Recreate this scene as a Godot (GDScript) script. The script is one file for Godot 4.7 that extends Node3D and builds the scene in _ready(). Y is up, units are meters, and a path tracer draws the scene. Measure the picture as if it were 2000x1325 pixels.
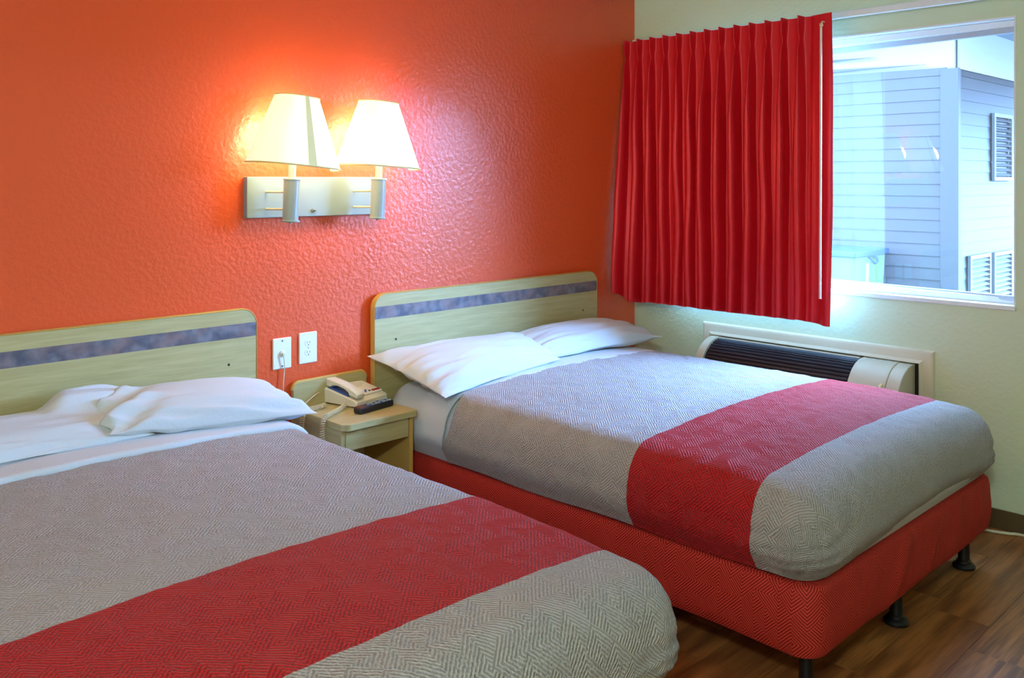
extends Node3D
# A motel room: two beds against an orange wall, a lamp between them, a curtained window on the right.
# The corner of the two walls stands at x = 0, z = 0; the orange wall is z = 0, the window wall x = 0.

# ------------------------------------------------------------------ mesh helpers
class MB:
	var p := PackedVector3Array()
	var n := PackedVector3Array()
	var uv := PackedVector2Array()
	var ix := PackedInt32Array()
	var xf := Transform3D()

	# rows x columns of points; smooth normals come from the faces (welded by place when the mesh is committed)
	func grid(pts: PackedVector3Array, uvs: PackedVector2Array, rows: int, cols: int, flip := false) -> void:
		var b := p.size()
		for q in pts:
			p.append(xf * q)
		n.resize(p.size())
		uv.append_array(uvs)
		for r in rows - 1:
			for c in cols - 1:
				var i := b + r * cols + c
				if flip:
					ix.append_array([i, i + cols, i + 1, i + 1, i + cols, i + cols + 1])
				else:
					ix.append_array([i, i + 1, i + cols, i + 1, i + cols + 1, i + cols])

	func fan(pts: PackedVector3Array, uvs: PackedVector2Array, tris: PackedInt32Array) -> void:
		var b := p.size()
		for q in pts:
			p.append(xf * q)
		n.resize(p.size())
		uv.append_array(uvs)
		for t in tris:
			ix.append(b + t)

	# smooth: "" flat per vertex copy, else weld within this angle
	func mesh(weld := true, crease := 50.0) -> ArrayMesh:
		var fn := PackedVector3Array()
		var acc := {}
		var keys := PackedInt64Array()
		keys.resize(p.size())
		var ids := {}
		for i in p.size():
			var k := Vector3i((p[i] * 20000.0).round()) if weld else Vector3i(i, 0, 0)
			if not ids.has(k):
				ids[k] = ids.size()
			keys[i] = ids[k]
		var near: Array = []
		near.resize(ids.size())
		for f in range(0, ix.size(), 3):
			var a := p[ix[f]]
			var fnn := (p[ix[f + 2]] - a).cross(p[ix[f + 1]] - a)
			fn.append(fnn)
			for k in 3:
				var id := keys[ix[f + k]]
				if near[id] == null:
					near[id] = PackedInt32Array()
				near[id].append(f / 3)
		var cc := cos(deg_to_rad(crease))
		var pp := PackedVector3Array()
		var nn := PackedVector3Array()
		var uu := PackedVector2Array()
		pp.resize(ix.size())
		nn.resize(ix.size())
		uu.resize(ix.size())
		for f in range(0, ix.size(), 3):
			var me := fn[f / 3]
			var mn := me.normalized()
			for k in 3:
				var i := ix[f + k]
				var s := Vector3.ZERO
				for g in near[keys[i]]:
					var o := fn[g]
					if o.normalized().dot(mn) > cc:
						s += o
				pp[f + k] = p[i]
				nn[f + k] = s.normalized() if s.length() > 1e-14 else Vector3.UP
				uu[f + k] = uv[i]
		var a := []
		a.resize(Mesh.ARRAY_MAX)
		a[Mesh.ARRAY_VERTEX] = pp
		a[Mesh.ARRAY_NORMAL] = nn
		a[Mesh.ARRAY_TEX_UV] = uu
		var m := ArrayMesh.new()
		m.add_surface_from_arrays(Mesh.PRIMITIVE_TRIANGLES, a)
		return m

	# one vertex per grid point: for large cloth
	func mesh_lite() -> ArrayMesh:
		var acc := {}
		var keys: Array[Vector3i] = []
		keys.resize(p.size())
		for i in p.size():
			keys[i] = Vector3i((p[i] * 20000.0).round())
			acc[keys[i]] = Vector3.ZERO
		for f in range(0, ix.size(), 3):
			var a := p[ix[f]]
			var c := (p[ix[f + 2]] - a).cross(p[ix[f + 1]] - a)
			for k in 3:
				acc[keys[ix[f + k]]] += c
		for i in p.size():
			var s: Vector3 = acc[keys[i]]
			n[i] = s.normalized() if s.length() > 1e-14 else Vector3.UP
		var a := []
		a.resize(Mesh.ARRAY_MAX)
		a[Mesh.ARRAY_VERTEX] = p
		a[Mesh.ARRAY_NORMAL] = n
		a[Mesh.ARRAY_TEX_UV] = uv
		a[Mesh.ARRAY_INDEX] = ix
		var m := ArrayMesh.new()
		m.add_surface_from_arrays(Mesh.PRIMITIVE_TRIANGLES, a)
		return m

	# a box with rounded edges (r) ; seg points round each edge
	func rbox(c: Vector3, s: Vector3, r := 0.004, seg := 2) -> void:
		var h := s * 0.5
		r = minf(r, minf(h.x, minf(h.y, h.z)) * 0.98)
		for axis in 3:
			for side in [-1.0, 1.0]:
				var a1 := (axis + 1) % 3
				var a2 := (axis + 2) % 3
				var s1 := _ticks(h[a1], r, seg)
				var s2 := _ticks(h[a2], r, seg)
				var pts := PackedVector3Array()
				var uvs := PackedVector2Array()
				for y in s2:
					for x in s1:
						var q := Vector3.ZERO
						q[axis] = h[axis] * side
						q[a1] = x
						q[a2] = y
						var inner := q.clamp(-(h - Vector3.ONE * r), h - Vector3.ONE * r)
						var d := q - inner
						var w := inner + d.normalized() * r if r > 1e-5 else q
						pts.append(c + w)
						if axis == 0:
							uvs.append(Vector2((c + w).z, (c + w).y))
						elif axis == 1:
							uvs.append(Vector2((c + w).x, (c + w).z))
						else:
							uvs.append(Vector2((c + w).x, (c + w).y))
				grid(pts, uvs, s2.size(), s1.size(), side > 0)

	func _ticks(h: float, r: float, seg: int) -> PackedFloat32Array:
		var o := PackedFloat32Array()
		for i in seg + 1:
			o.append(-h + r * i / float(seg))
		for i in seg + 1:
			o.append(h - r + r * i / float(seg))
		return o

	func box(c: Vector3, s: Vector3) -> void:
		var h := s * 0.5
		for axis in 3:
			for side in [-1.0, 1.0]:
				var a1 := (axis + 1) % 3
				var a2 := (axis + 2) % 3
				var pts := PackedVector3Array()
				var uvs := PackedVector2Array()
				for y in [-1.0, 1.0]:
					for x in [-1.0, 1.0]:
						var q := Vector3.ZERO
						q[axis] = h[axis] * side
						q[a1] = h[a1] * x
						q[a2] = h[a2] * y
						pts.append(c + q)
						var w := c + q
						uvs.append(Vector2(w.z, w.y) if axis == 0 else Vector2(w.x, w.z) if axis == 1 else Vector2(w.x, w.y))
				grid(pts, uvs, 2, 2, side > 0)

	# profile of (radius, height) turned about y
	func lathe(prof: PackedVector2Array, c: Vector3, seg := 20) -> void:
		var pts := PackedVector3Array()
		var uvs := PackedVector2Array()
		for q in prof:
			for k in seg + 1:
				var a := TAU * k / seg
				pts.append(c + Vector3(cos(a) * q.x, q.y, sin(a) * q.x))
				uvs.append(Vector2(a * q.x, q.y))
		grid(pts, uvs, prof.size(), seg + 1, true)

	func tube(path: PackedVector3Array, r: float, seg := 8, caps := true) -> void:
		var pts := PackedVector3Array()
		var uvs := PackedVector2Array()
		var nrm := Vector3.UP
		var run := 0.0
		for i in path.size():
			var t := (path[mini(i + 1, path.size() - 1)] - path[maxi(i - 1, 0)]).normalized()
			if i == 0 and absf(t.dot(nrm)) > 0.9:
				nrm = Vector3.RIGHT
			nrm = (nrm - t * nrm.dot(t)).normalized()
			var bi := t.cross(nrm)
			if i > 0:
				run += path[i].distance_to(path[i - 1])
			for k in seg + 1:
				var a := TAU * k / seg
				pts.append(path[i] + (nrm * cos(a) + bi * sin(a)) * r)
				uvs.append(Vector2(r * a, run))
		grid(pts, uvs, path.size(), seg + 1)
		if caps:
			for e in [0, path.size() - 1]:
				var cp := PackedVector3Array([path[e]])
				var cu := PackedVector2Array([Vector2.ZERO])
				var tr := PackedInt32Array()
				for k in seg:
					cp.append(pts[e * (seg + 1) + k])
					cu.append(Vector2.ZERO)
					var k2 := (k + 1) % seg
					tr.append_array([0, 1 + k, 1 + k2] if e == 0 else [0, 1 + k2, 1 + k])
				fan(cp, cu, tr)

	# a closed outline in x, y drawn out along z from z0 to z1, with small chamfers
	func prism(poly: PackedVector2Array, z0: float, z1: float, bev := 0.0, caps := 3) -> void:
		if not Geometry2D.is_polygon_clockwise(poly):
			poly.reverse()
		var inner := poly
		if bev > 0.0:
			inner = PackedVector2Array()
			for i in poly.size():
				var a := poly[(i - 1 + poly.size()) % poly.size()]
				var b := poly[i]
				var c := poly[(i + 1) % poly.size()]
				var m := ((b - a).normalized() + (c - b).normalized()).normalized()
				inner.append(b + Vector2(m.y, -m.x) * bev)
		var rings: Array = [[poly, z0], [poly, z1]]
		if bev > 0.0:
			rings = [[inner, z0], [poly, z0 + bev], [poly, z1 - bev], [inner, z1]]
		var pts := PackedVector3Array()
		var uvs := PackedVector2Array()
		for r in rings:
			var run := 0.0
			for i in poly.size() + 1:
				var q: Vector2 = r[0][i % poly.size()]
				if i > 0:
					run += poly[i % poly.size()].distance_to(poly[i - 1])
				pts.append(Vector3(q.x, q.y, r[1]))
				uvs.append(Vector2(run, r[1]))
		grid(pts, uvs, rings.size(), poly.size() + 1)
		var tri := Geometry2D.triangulate_polygon(inner)
		for e in 2:
			if not (caps & (1 << e)):
				continue
			var z: float = [z0, z1][e]
			var cp := PackedVector3Array()
			var cu := PackedVector2Array()
			for q in inner:
				cp.append(Vector3(q.x, q.y, z))
				cu.append(q)
			var t2 := PackedInt32Array()
			for k in range(0, tri.size(), 3):
				var a := inner[tri[k]]
				var up := (inner[tri[k + 1]] - a).cross(inner[tri[k + 2]] - a) > 0.0
				if up == (e == 1):
					t2.append_array([tri[k], tri[k + 2], tri[k + 1]])
				else:
					t2.append_array([tri[k], tri[k + 1], tri[k + 2]])
			fan(cp, cu, t2)


func rounded(x0: float, x1: float, y0: float, y1: float, rt: float, rb := 0.0, seg := 8) -> PackedVector2Array:
	var o := PackedVector2Array()
	for cnr in [[x1, y1, 0, rt], [x0, y1, 1, rt], [x0, y0, 2, rb], [x1, y0, 3, rb]]:
		var r: float = cnr[3]
		if r <= 0.0:
			o.append(Vector2(cnr[0], cnr[1]))
			continue
		var sx := -1.0 if cnr[0] == x1 else 1.0
		var sy := -1.0 if cnr[1] == y1 else 1.0
		for k in seg + 1:
			var a: float = (cnr[2] + k / float(seg)) * PI / 2
			o.append(Vector2(cnr[0] + sx * r + cos(a) * r, cnr[1] + sy * r + sin(a) * r))
	return o


func bezier(a: Array, steps := 10) -> PackedVector3Array:
	# a smooth path through the points
	var c := Curve3D.new()
	for i in a.size():
		var t: Vector3 = (a[mini(i + 1, a.size() - 1)] - a[maxi(i - 1, 0)]) / 6.0
		c.add_point(a[i], -t, t)
	var o := PackedVector3Array()
	for i in a.size() - 1:
		for k in steps:
			o.append(c.sample(i, k / float(steps)))
	o.append(a[-1])
	return o


# ------------------------------------------------------------------ objects, names, labels
var used := {}

func numbered(called: String) -> String:
	used[called] = used.get(called, -1) + 1
	return called if used[called] == 0 else "%s_%03d" % [called, used[called]]


func tag(o: Node3D, label: String, category: String, group := "") -> Node3D:
	o.set_meta("label", label)
	o.set_meta("category", category)
	if group:
		o.set_meta("group", group)
	return o


func thing(called: String, label: String, category: String, at := Vector3.ZERO, group := "") -> Node3D:
	var o := Node3D.new()
	o.name = numbered(called)
	add_child(o)
	o.position = at
	return tag(o, label, category, group)


func obj(called: String, mesh: Mesh, mat: Material, parent: Node = null) -> MeshInstance3D:
	var o := MeshInstance3D.new()
	o.name = numbered(called) if parent == null else called
	o.mesh = mesh
	o.material_override = mat
	o.cast_shadow = GeometryInstance3D.SHADOW_CASTING_SETTING_ON
	(self if parent == null else parent).add_child(o, true)
	return o


func struct(called: String, mesh: Mesh, mat: Material, parent: Node = null) -> MeshInstance3D:
	var o := obj(called, mesh, mat, parent)
	if parent == null:
		o.set_meta("kind", "structure")
	return o


func boxmesh(c: Vector3, s: Vector3, r := 0.0) -> ArrayMesh:
	var b := MB.new()
	if r > 0.0:
		b.rbox(c, s, r)
	else:
		b.box(c, s)
	return b.mesh()


# ------------------------------------------------------------------ materials
func mat(c: Color, rough := 0.6, spec := 0.5) -> StandardMaterial3D:
	var m := StandardMaterial3D.new()
	m.albedo_color = c
	m.roughness = rough
	m.metallic_specular = spec
	return m


func rgb(r: float, g: float, b: float) -> Color:
	return Color(r / 255.0, g / 255.0, b / 255.0)


func image_from(w: int, h: int, f: Callable) -> Image:
	var d := PackedByteArray()
	d.resize(w * h * 3)
	var i := 0
	for y in h:
		for x in w:
			var c: Color = f.call(x, y)
			d[i] = clampi(int(c.r * 255.0), 0, 255)
			d[i + 1] = clampi(int(c.g * 255.0), 0, 255)
			d[i + 2] = clampi(int(c.b * 255.0), 0, 255)
			i += 3
	return Image.create_from_data(w, h, false, Image.FORMAT_RGB8, d)


func tex(im: Image) -> ImageTexture:
	return ImageTexture.create_from_image(im)


func noise(freq: float, sd: int, oct := 3, type := FastNoiseLite.TYPE_SIMPLEX_SMOOTH) -> FastNoiseLite:
	var f := FastNoiseLite.new()
	f.noise_type = type
	f.frequency = freq
	f.seed = sd
	f.fractal_octaves = oct
	return f


func noise_tex(freq: float, sd: int, oct := 3, size := 512) -> NoiseTexture2D:
	var t := NoiseTexture2D.new()
	t.width = size
	t.height = size
	t.seamless = true
	t.noise = noise(freq, sd, oct)
	return t


func bump(m: StandardMaterial3D, t: Texture2D, cm: float) -> StandardMaterial3D:
	m.heightmap_enabled = true
	m.heightmap_texture = t
	m.heightmap_scale = cm
	return m


# height of the woven maze at a place in lines; 8 lines to a cell
func maze(x: float, y: float, lines: int, cells: int) -> float:
	var ci := int(floor(x / lines)) % cells
	var cj := int(floor(y / lines)) % cells
	var u := fposmod(x, lines) / lines
	var v := fposmod(y, lines) / lines
	var h := (ci * 7 + cj * 13 + (ci * cj) * 5) % 4
	var a := u
	var b := v
	if h == 1:
		a = 1.0 - u
	elif h == 2:
		b = 1.0 - v
	elif h == 3:
		a = 1.0 - u
		b = 1.0 - v
	var d := maxf(a, b) * lines
	return 0.5 + 0.5 * cos(TAU * d)


var M := {}

func make_materials() -> void:
	# walls: knocked-down plaster under a soft-gloss paint
	var plaster := noise_tex(0.022, 11, 3)
	var plaster_fine := noise_tex(0.05, 5, 2)
	M.orange = bump(mat(ORANGE, 0.32, 0.6), plaster, WALL_RELIEF)
	M.cream = bump(mat(CREAM, 0.5, 0.4), plaster, WALL_RELIEF * 0.7)
	for k in ["orange", "cream"]:
		M[k].uv1_triplanar = true
		M[k].uv1_world_triplanar = true
		M[k].uv1_scale = Vector3.ONE * 3.0
	M.ceiling = mat(rgb(235, 232, 222), 0.9, 0.2)
	M.base_vinyl = mat(rgb(92, 72, 44), 0.5)
	M.white_paint = mat(rgb(232, 236, 236), 0.4)
	M.white_metal = mat(rgb(156, 168, 164), 0.35)
	M.white_plastic = mat(rgb(236, 236, 238), 0.35)
	M.black = mat(rgb(16, 16, 18), 0.4)
	M.dark_hole = mat(rgb(30, 26, 24), 0.8)

	# laminates
	var gr := noise(0.02, 21, 4)
	var grain := func(base: Color, dark: Color, amount: float) -> ImageTexture:
		return tex(image_from(512, 256, func(x, y):
			var v: float = gr.get_noise_2d(x * 0.45, y * 6.0) * 0.6 + gr.get_noise_2d(x * 0.9 + 900.0, y * 17.0) * 0.4
			return base.lerp(dark, clampf(0.5 + v * amount, 0.0, 1.0))))
	M.maple = mat(Color.WHITE, 0.42)
	M.maple.albedo_texture = grain.call(rgb(198, 184, 132), rgb(174, 158, 106), 0.8)
	M.maple_edge = mat(rgb(206, 164, 84), 0.4)
	var slate_a := noise(0.02, 31, 4)
	var slate_b := noise(0.013, 77, 3)
	M.slate = mat(Color.WHITE, 0.38)
	M.slate.albedo_texture = tex(image_from(512, 128, func(x, y):
		var v: float = clampf(0.5 + slate_a.get_noise_2d(x * 2.2, y * 2.4) * 1.1, 0.0, 1.0)
		var w: float = clampf(0.4 + slate_b.get_noise_2d(x * 2.2, y * 2.2) * 1.4, 0.0, 1.0)
		return rgb(84, 84, 98).lerp(rgb(128, 124, 132), v).lerp(rgb(142, 108, 104), w * 0.55)))
	M.maple.uv1_scale = Vector3(0.62, 1.3, 1.0)
	M.slate.uv1_scale = Vector3(0.62, 2.6, 1.0)
	M.maple.uv1_offset = Vector3(0.5, 0.0, 0.0)
	M.slate.uv1_offset = Vector3(0.5, 0.0, 0.0)

	# floor planks: three boards of one laminate
	M.planks = []
	for v in 4:
		var n1 := noise(0.012, 41 + v, 4)
		var n2 := noise(0.03, 51 + v, 3)
		var m := mat(Color.WHITE, 0.38)
		m.albedo_texture = tex(image_from(512, 128, func(x, y):
			var a: float = n1.get_noise_2d(x * 0.35, y * 2.2)
			var b: float = n2.get_noise_2d(x * 0.25, y * 6.0)
			var t: float = clampf(0.5 + a * 1.1 + b * 0.45, 0.0, 1.0)
			return rgb(186, 122, 64).lerp(rgb(118, 72, 36), t).lerp(rgb(120, 66, 34), v * 0.12)))
		m.uv1_scale = Vector3(0.8, 4.0, 1.0)
		M.planks.append(m)
	M.floor_gap = mat(rgb(40, 26, 18), 0.8)

	# cloth
	var pk := noise(0.021, 61, 3)
	var pk2 := noise(0.06, 62, 2)
	var mz := image_from(768, 768, func(x, y):
		var l := 48.0 / 768.0
		var wob: float = pk.get_noise_2d(x, y)
		var h := maze(x * l + wob * 0.16, y * l + wob * 0.16, 8, 6)
		var edge: float = minf(minf(x, 767 - x), minf(y, 767 - y)) / 60.0
		h = h * 0.58 + (0.5 + pk2.get_noise_2d(x, y) * 0.95 * minf(edge, 1.0)) * 0.42
		return Color(h, h, h))
	var mzt := tex(mz)
	var quilt := func(hi: Color, lo: Color, cm: float, rough: float) -> StandardMaterial3D:
		var m := bump(mat(Color.WHITE, rough, 0.35), mzt, cm)
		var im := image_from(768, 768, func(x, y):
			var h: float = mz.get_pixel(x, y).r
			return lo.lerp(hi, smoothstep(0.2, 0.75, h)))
		m.albedo_texture = tex(im)  # shading of the relief put into the colour: valleys darker than ridges
		m.uv1_scale = Vector3(1, 1, 1) / 0.40
		m.rim_enabled = true
		m.rim = 0.3
		m.rim_tint = 0.4
		return m
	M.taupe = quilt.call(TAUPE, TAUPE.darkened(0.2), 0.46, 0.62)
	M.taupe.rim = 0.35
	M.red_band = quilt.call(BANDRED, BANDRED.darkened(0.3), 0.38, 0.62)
	M.red_band.rim = 0.1
	var mzs := image_from(512, 512, func(x, y):
		var l := 48.0 / 512.0
		var h := maze(x * l, y * l, 8, 6)
		return Color(h, h, h))
	M.box_red = mat(Color.WHITE, 0.7, 0.3)
	M.box_red.albedo_texture = tex(image_from(512, 512, func(x, y):
		return rgb(134, 24, 20).lerp(rgb(204, 66, 50), smoothstep(0.25, 0.8, mzs.get_pixel(x, y).r))))
	bump(M.box_red, tex(mzs), 0.06)
	M.box_red.uv1_scale = Vector3(1, 1, 1) / 0.34
	var weave := noise_tex(0.03, 71, 4)
	M.linen = bump(mat(rgb(204, 208, 212), 0.75, 0.3), weave, 0.06)
	M.linen.uv1_triplanar = true
	M.linen.uv1_scale = Vector3.ONE * 5.0
	M.linen.rim_enabled = true
	M.linen.rim = 0.2
	M.curtain = mat(CURTAIN, 0.40, 0.5)
	M.curtain.metallic = 0.3
	M.curtain.rim_enabled = true
	M.curtain.rim = 0.3
	M.curtain.rim_tint = 0.8

	# glass
	M.glass = mat(Color(0.9, 0.95, 1.0, 0.04), 0.02)
	M.glass.transparency = BaseMaterial3D.TRANSPARENCY_ALPHA

	# outside
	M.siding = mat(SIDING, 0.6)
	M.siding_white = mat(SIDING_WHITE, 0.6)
	M.ceiling_standin = mat(CEILING_STANDIN, 0.7)
	M.vent = mat(rgb(112, 112, 112), 0.6)
	M.porch = mat(rgb(150, 156, 164), 0.8)
	M.concrete = bump(mat(rgb(70, 70, 70), 0.9), plaster_fine, 0.3)
	M.concrete.uv1_triplanar = true
	M.concrete.uv1_world_triplanar = true


# ------------------------------------------------------------------ what the light is set by
const SKY := Color(0.62, 0.80, 1.0)
const SKY_ENERGY := 13.0
const SUN_ENERGY := 30.0
const SUN_COLOR := Color(0.50, 0.72, 1.0)
const EXPOSURE := 1.17
var ORANGE := rgb(230, 86, 38)
var CREAM := rgb(210, 224, 192)
var TAUPE := rgb(184, 176, 172)
var BANDRED := rgb(196, 22, 28)
var CURTAIN := rgb(212, 18, 32)
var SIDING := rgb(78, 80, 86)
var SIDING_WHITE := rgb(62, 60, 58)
var CEILING_STANDIN := rgb(150, 150, 150)  # pale tone that gives the look of a brightly lit porch ceiling
const WALL_RELIEF := 0.11
const LAMP := Color(1.0, 0.96, 0.74)
const ROOM := Color(0.90, 0.99, 0.99)


func set_view() -> void:
	var cam := Camera3D.new()
	cam.name = "camera"
	var f := Vector3(0.70061, 0, -0.71354)
	var r := Vector3(0.71354, 0, 0.70061)
	cam.transform = Transform3D(Basis(r, Vector3.UP, -f), Vector3(-4.314, 1.534, 3.35))
	cam.projection = Camera3D.PROJECTION_FRUSTUM
	cam.near = 0.05
	cam.far = 200.0
	cam.size = 2.0 * 662.5 / 1772.0 * 0.05
	cam.frustum_offset = Vector2(0, -312.5 / 1772.0 * 0.05)   # a level camera with the lens shifted down
	add_child(cam)
	cam.current = true

	var sky := ProceduralSkyMaterial.new()
	sky.sky_top_color = SKY
	sky.sky_horizon_color = SKY.lerp(Color.WHITE, 0.25)
	sky.sky_energy_multiplier = 1.0
	sky.ground_bottom_color = Color(0.4, 0.45, 0.5)
	sky.ground_horizon_color = Color(0.6, 0.66, 0.72)
	var env := Environment.new()
	env.background_mode = Environment.BG_SKY
	env.sky = Sky.new()
	env.sky.sky_material = sky
	env.background_energy_multiplier = SKY_ENERGY
	env.tonemap_mode = Environment.TONE_MAPPER_LINEAR
	env.tonemap_exposure = EXPOSURE
	env.sdfgi_enabled = true
	env.ssao_enabled = true
	env.ssil_enabled = true
	var we := WorldEnvironment.new()
	we.name = "world_environment"
	we.environment = env
	add_child(we)

	# the sun behind thin cloud: broad and soft, high to the right beyond the window
	var sun := DirectionalLight3D.new()
	sun.name = "sun"
	var az := deg_to_rad(30.0)
	var el := deg_to_rad(29.0)
	var to := Vector3(cos(az) * cos(el), sin(el), sin(az) * cos(el))
	sun.transform = Transform3D(Basis.looking_at(-to, Vector3.UP), Vector3(6, 6, 6))
	sun.light_color = SUN_COLOR
	sun.light_energy = SUN_ENERGY
	sun.light_angular_distance = 55.0
	sun.sky_mode = DirectionalLight3D.SKY_MODE_LIGHT_ONLY
	sun.shadow_enabled = true
	add_child(sun)


func omni(called: String, at: Vector3, c: Color, energy: float, size: float, parent: Node) -> void:
	var l := OmniLight3D.new()
	l.name = called
	l.position = at
	l.light_color = c
	l.light_energy = energy
	l.light_size = size
	l.omni_range = 12.0
	l.omni_attenuation = 2.0
	l.shadow_enabled = true
	parent.add_child(l, true)


func _ready() -> void:
	set_view()
	make_materials()
	make_room()
	make_outside()
	make_headboards()
	make_beds()
	make_pillows()
	make_nightstand()
	make_wall_lamp()
	make_curtain()
	make_air_conditioner()
	make_wall_plates()
	make_telephone()
	make_remote()
	make_ceiling_lamp()


# ------------------------------------------------------------------ the room
const ROOM_X := -6.6
const ROOM_Z := 5.2
const TOP := 2.62
const WIN_Z0 := 0.36
const WIN_Z1 := 2.075
const WIN_Y0 := 0.961
const WIN_Y1 := 2.244

func make_room() -> void:
	var w := 0.2
	struct("wall_back", boxmesh(Vector3(ROOM_X / 2, TOP / 2, -w / 2), Vector3(-ROOM_X + 0.4, TOP, w)), M.orange)
	var wb := MB.new()
	wb.box(Vector3(w / 2, WIN_Y0 / 2, ROOM_Z / 2), Vector3(w, WIN_Y0, ROOM_Z))
	wb.box(Vector3(w / 2, (WIN_Y1 + TOP) / 2, ROOM_Z / 2), Vector3(w, TOP - WIN_Y1, ROOM_Z))
	wb.box(Vector3(w / 2, (WIN_Y0 + WIN_Y1) / 2, WIN_Z0 / 2), Vector3(w, WIN_Y1 - WIN_Y0, WIN_Z0))
	wb.box(Vector3(w / 2, (WIN_Y0 + WIN_Y1) / 2, (WIN_Z1 + ROOM_Z) / 2), Vector3(w, WIN_Y1 - WIN_Y0, ROOM_Z - WIN_Z1))
	struct("wall_right", wb.mesh(), M.cream)
	struct("wall_left", boxmesh(Vector3(ROOM_X - w / 2, TOP / 2, ROOM_Z / 2), Vector3(w, TOP, ROOM_Z)), M.cream)
	struct("wall_front", boxmesh(Vector3(ROOM_X / 2, TOP / 2, ROOM_Z + w / 2), Vector3(-ROOM_X + 0.4, TOP, w)), M.cream)
	struct("ceiling", boxmesh(Vector3(ROOM_X / 2, TOP + 0.1, ROOM_Z / 2), Vector3(-ROOM_X + 0.4, 0.2, ROOM_Z + 0.4)), M.ceiling)
	# floor: a slab with laminate boards laid on it, running along x
	var fl := struct("floor", boxmesh(Vector3(ROOM_X / 2, -0.105, ROOM_Z / 2), Vector3(-ROOM_X + 0.4, 0.19, ROOM_Z + 0.4)), M.floor_gap)
	var rng := RandomNumberGenerator.new()
	rng.seed = 4
	var pw := 0.19
	var gap := 0.0016
	var z := 0.0
	var row := 0
	while z < ROOM_Z - 0.01:
		var zw := minf(pw, ROOM_Z - z)
		var x := -rng.randf_range(0.3, 1.2)
		var x1 := 0.0
		while x1 > ROOM_X + 0.001:
			x = maxf(x, ROOM_X)
			var b := MB.new()
			var du := rng.randf_range(0, 5)
			b.box(Vector3(0, 0, 0), Vector3(x1 - x - gap, 0.01, zw - gap))
			for i in b.uv.size():
				b.uv[i] += Vector2(du, du * 0.37)
			var o := obj("plank", b.mesh(), M.planks[rng.randi() % 4], fl)
			o.position = Vector3((x + x1) / 2, -0.005, z + zw / 2)
			x1 = x
			x -= 1.22
		z += pw
		row += 1
	# vinyl baseboards
	struct("baseboard_right", boxmesh(Vector3(-0.004, 0.043, ROOM_Z / 2), Vector3(0.008, 0.086, ROOM_Z), 0.003), M.base_vinyl)
	struct("baseboard_back", boxmesh(Vector3(ROOM_X / 2 - 0.004, 0.043, 0.004), Vector3(-ROOM_X - 0.01, 0.086, 0.008), 0.003), M.base_vinyl)

	# the window: a white frame deep in the wall, two panes, the right one seen
	var wn := Node3D.new()
	wn.name = "window_1"
	wn.set_meta("kind", "structure")
	add_child(wn)
	var rv := MB.new()   # painted lining of the opening
	rv.box(Vector3(0.07, WIN_Y1 - 0.004, (WIN_Z0 + WIN_Z1) / 2), Vector3(0.144, 0.008, WIN_Z1 - WIN_Z0))
	rv.box(Vector3(0.07, (WIN_Y0 + WIN_Y1) / 2, WIN_Z1 - 0.004), Vector3(0.144, WIN_Y1 - WIN_Y0 - 0.016, 0.008))
	rv.box(Vector3(0.07, (WIN_Y0 + WIN_Y1) / 2, WIN_Z0 + 0.004), Vector3(0.144, WIN_Y1 - WIN_Y0 - 0.016, 0.008))
	obj("lining", rv.mesh(), M.white_paint, wn)
	obj("sill", boxmesh(Vector3(0.058, WIN_Y0 + 0.011, (WIN_Z0 + WIN_Z1) / 2), Vector3(0.132, 0.022, WIN_Z1 - WIN_Z0 - 0.002), 0.004), M.white_paint, wn)
	var fy0 := WIN_Y0 + 0.022
	var fr := MB.new()
	fr.rbox(Vector3(0.098, fy0 + 0.014, (WIN_Z0 + WIN_Z1) / 2), Vector3(0.09, 0.028, WIN_Z1 - WIN_Z0 - 0.018), 0.003)
	fr.rbox(Vector3(0.10, WIN_Y1 - 0.024, (WIN_Z0 + WIN_Z1) / 2), Vector3(0.09, 0.032, WIN_Z1 - WIN_Z0 - 0.018), 0.003)
	fr.rbox(Vector3(0.10, (WIN_Y0 + WIN_Y1) / 2 + 0.01, WIN_Z1 - 0.013), Vector3(0.085, WIN_Y1 - WIN_Y0 - 0.07, 0.01), 0.003)
	fr.rbox(Vector3(0.10, (WIN_Y0 + WIN_Y1) / 2 + 0.01, WIN_Z0 + 0.02), Vector3(0.085, WIN_Y1 - WIN_Y0 - 0.07, 0.024), 0.003)
	fr.rbox(Vector3(0.12, (WIN_Y0 + WIN_Y1) / 2 + 0.01, 1.12), Vector3(0.05, WIN_Y1 - WIN_Y0 - 0.07, 0.04), 0.003)
	obj("window_frame", fr.mesh(), M.white_paint, wn)
	var gy0 := fy0 + 0.032
	var gy1 := WIN_Y1 - 0.066
	var rails := MB.new()   # aluminium rails that hold the pane, set a little aslant in the deep frame
	var a := Vector3(0.058, 0, WIN_Z1 - 0.02)
	var b2 := Vector3(0.142, 0, 1.14)
	for q in [[gy0 - 0.006, 0.02], [gy1 + 0.013, 0.026]]:
		var d := (b2 - a).normalized()
		rails.xf = Transform3D(Basis(d, Vector3.UP, d.cross(Vector3.UP)), (a + b2) / 2 + Vector3(0, q[0], 0))
		rails.rbox(Vector3.ZERO, Vector3(a.distance_to(b2), q[1], 0.022), 0.003)
	obj("pane_rail", rails.mesh(), mat(rgb(176, 182, 188), 0.4), wn)
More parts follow.
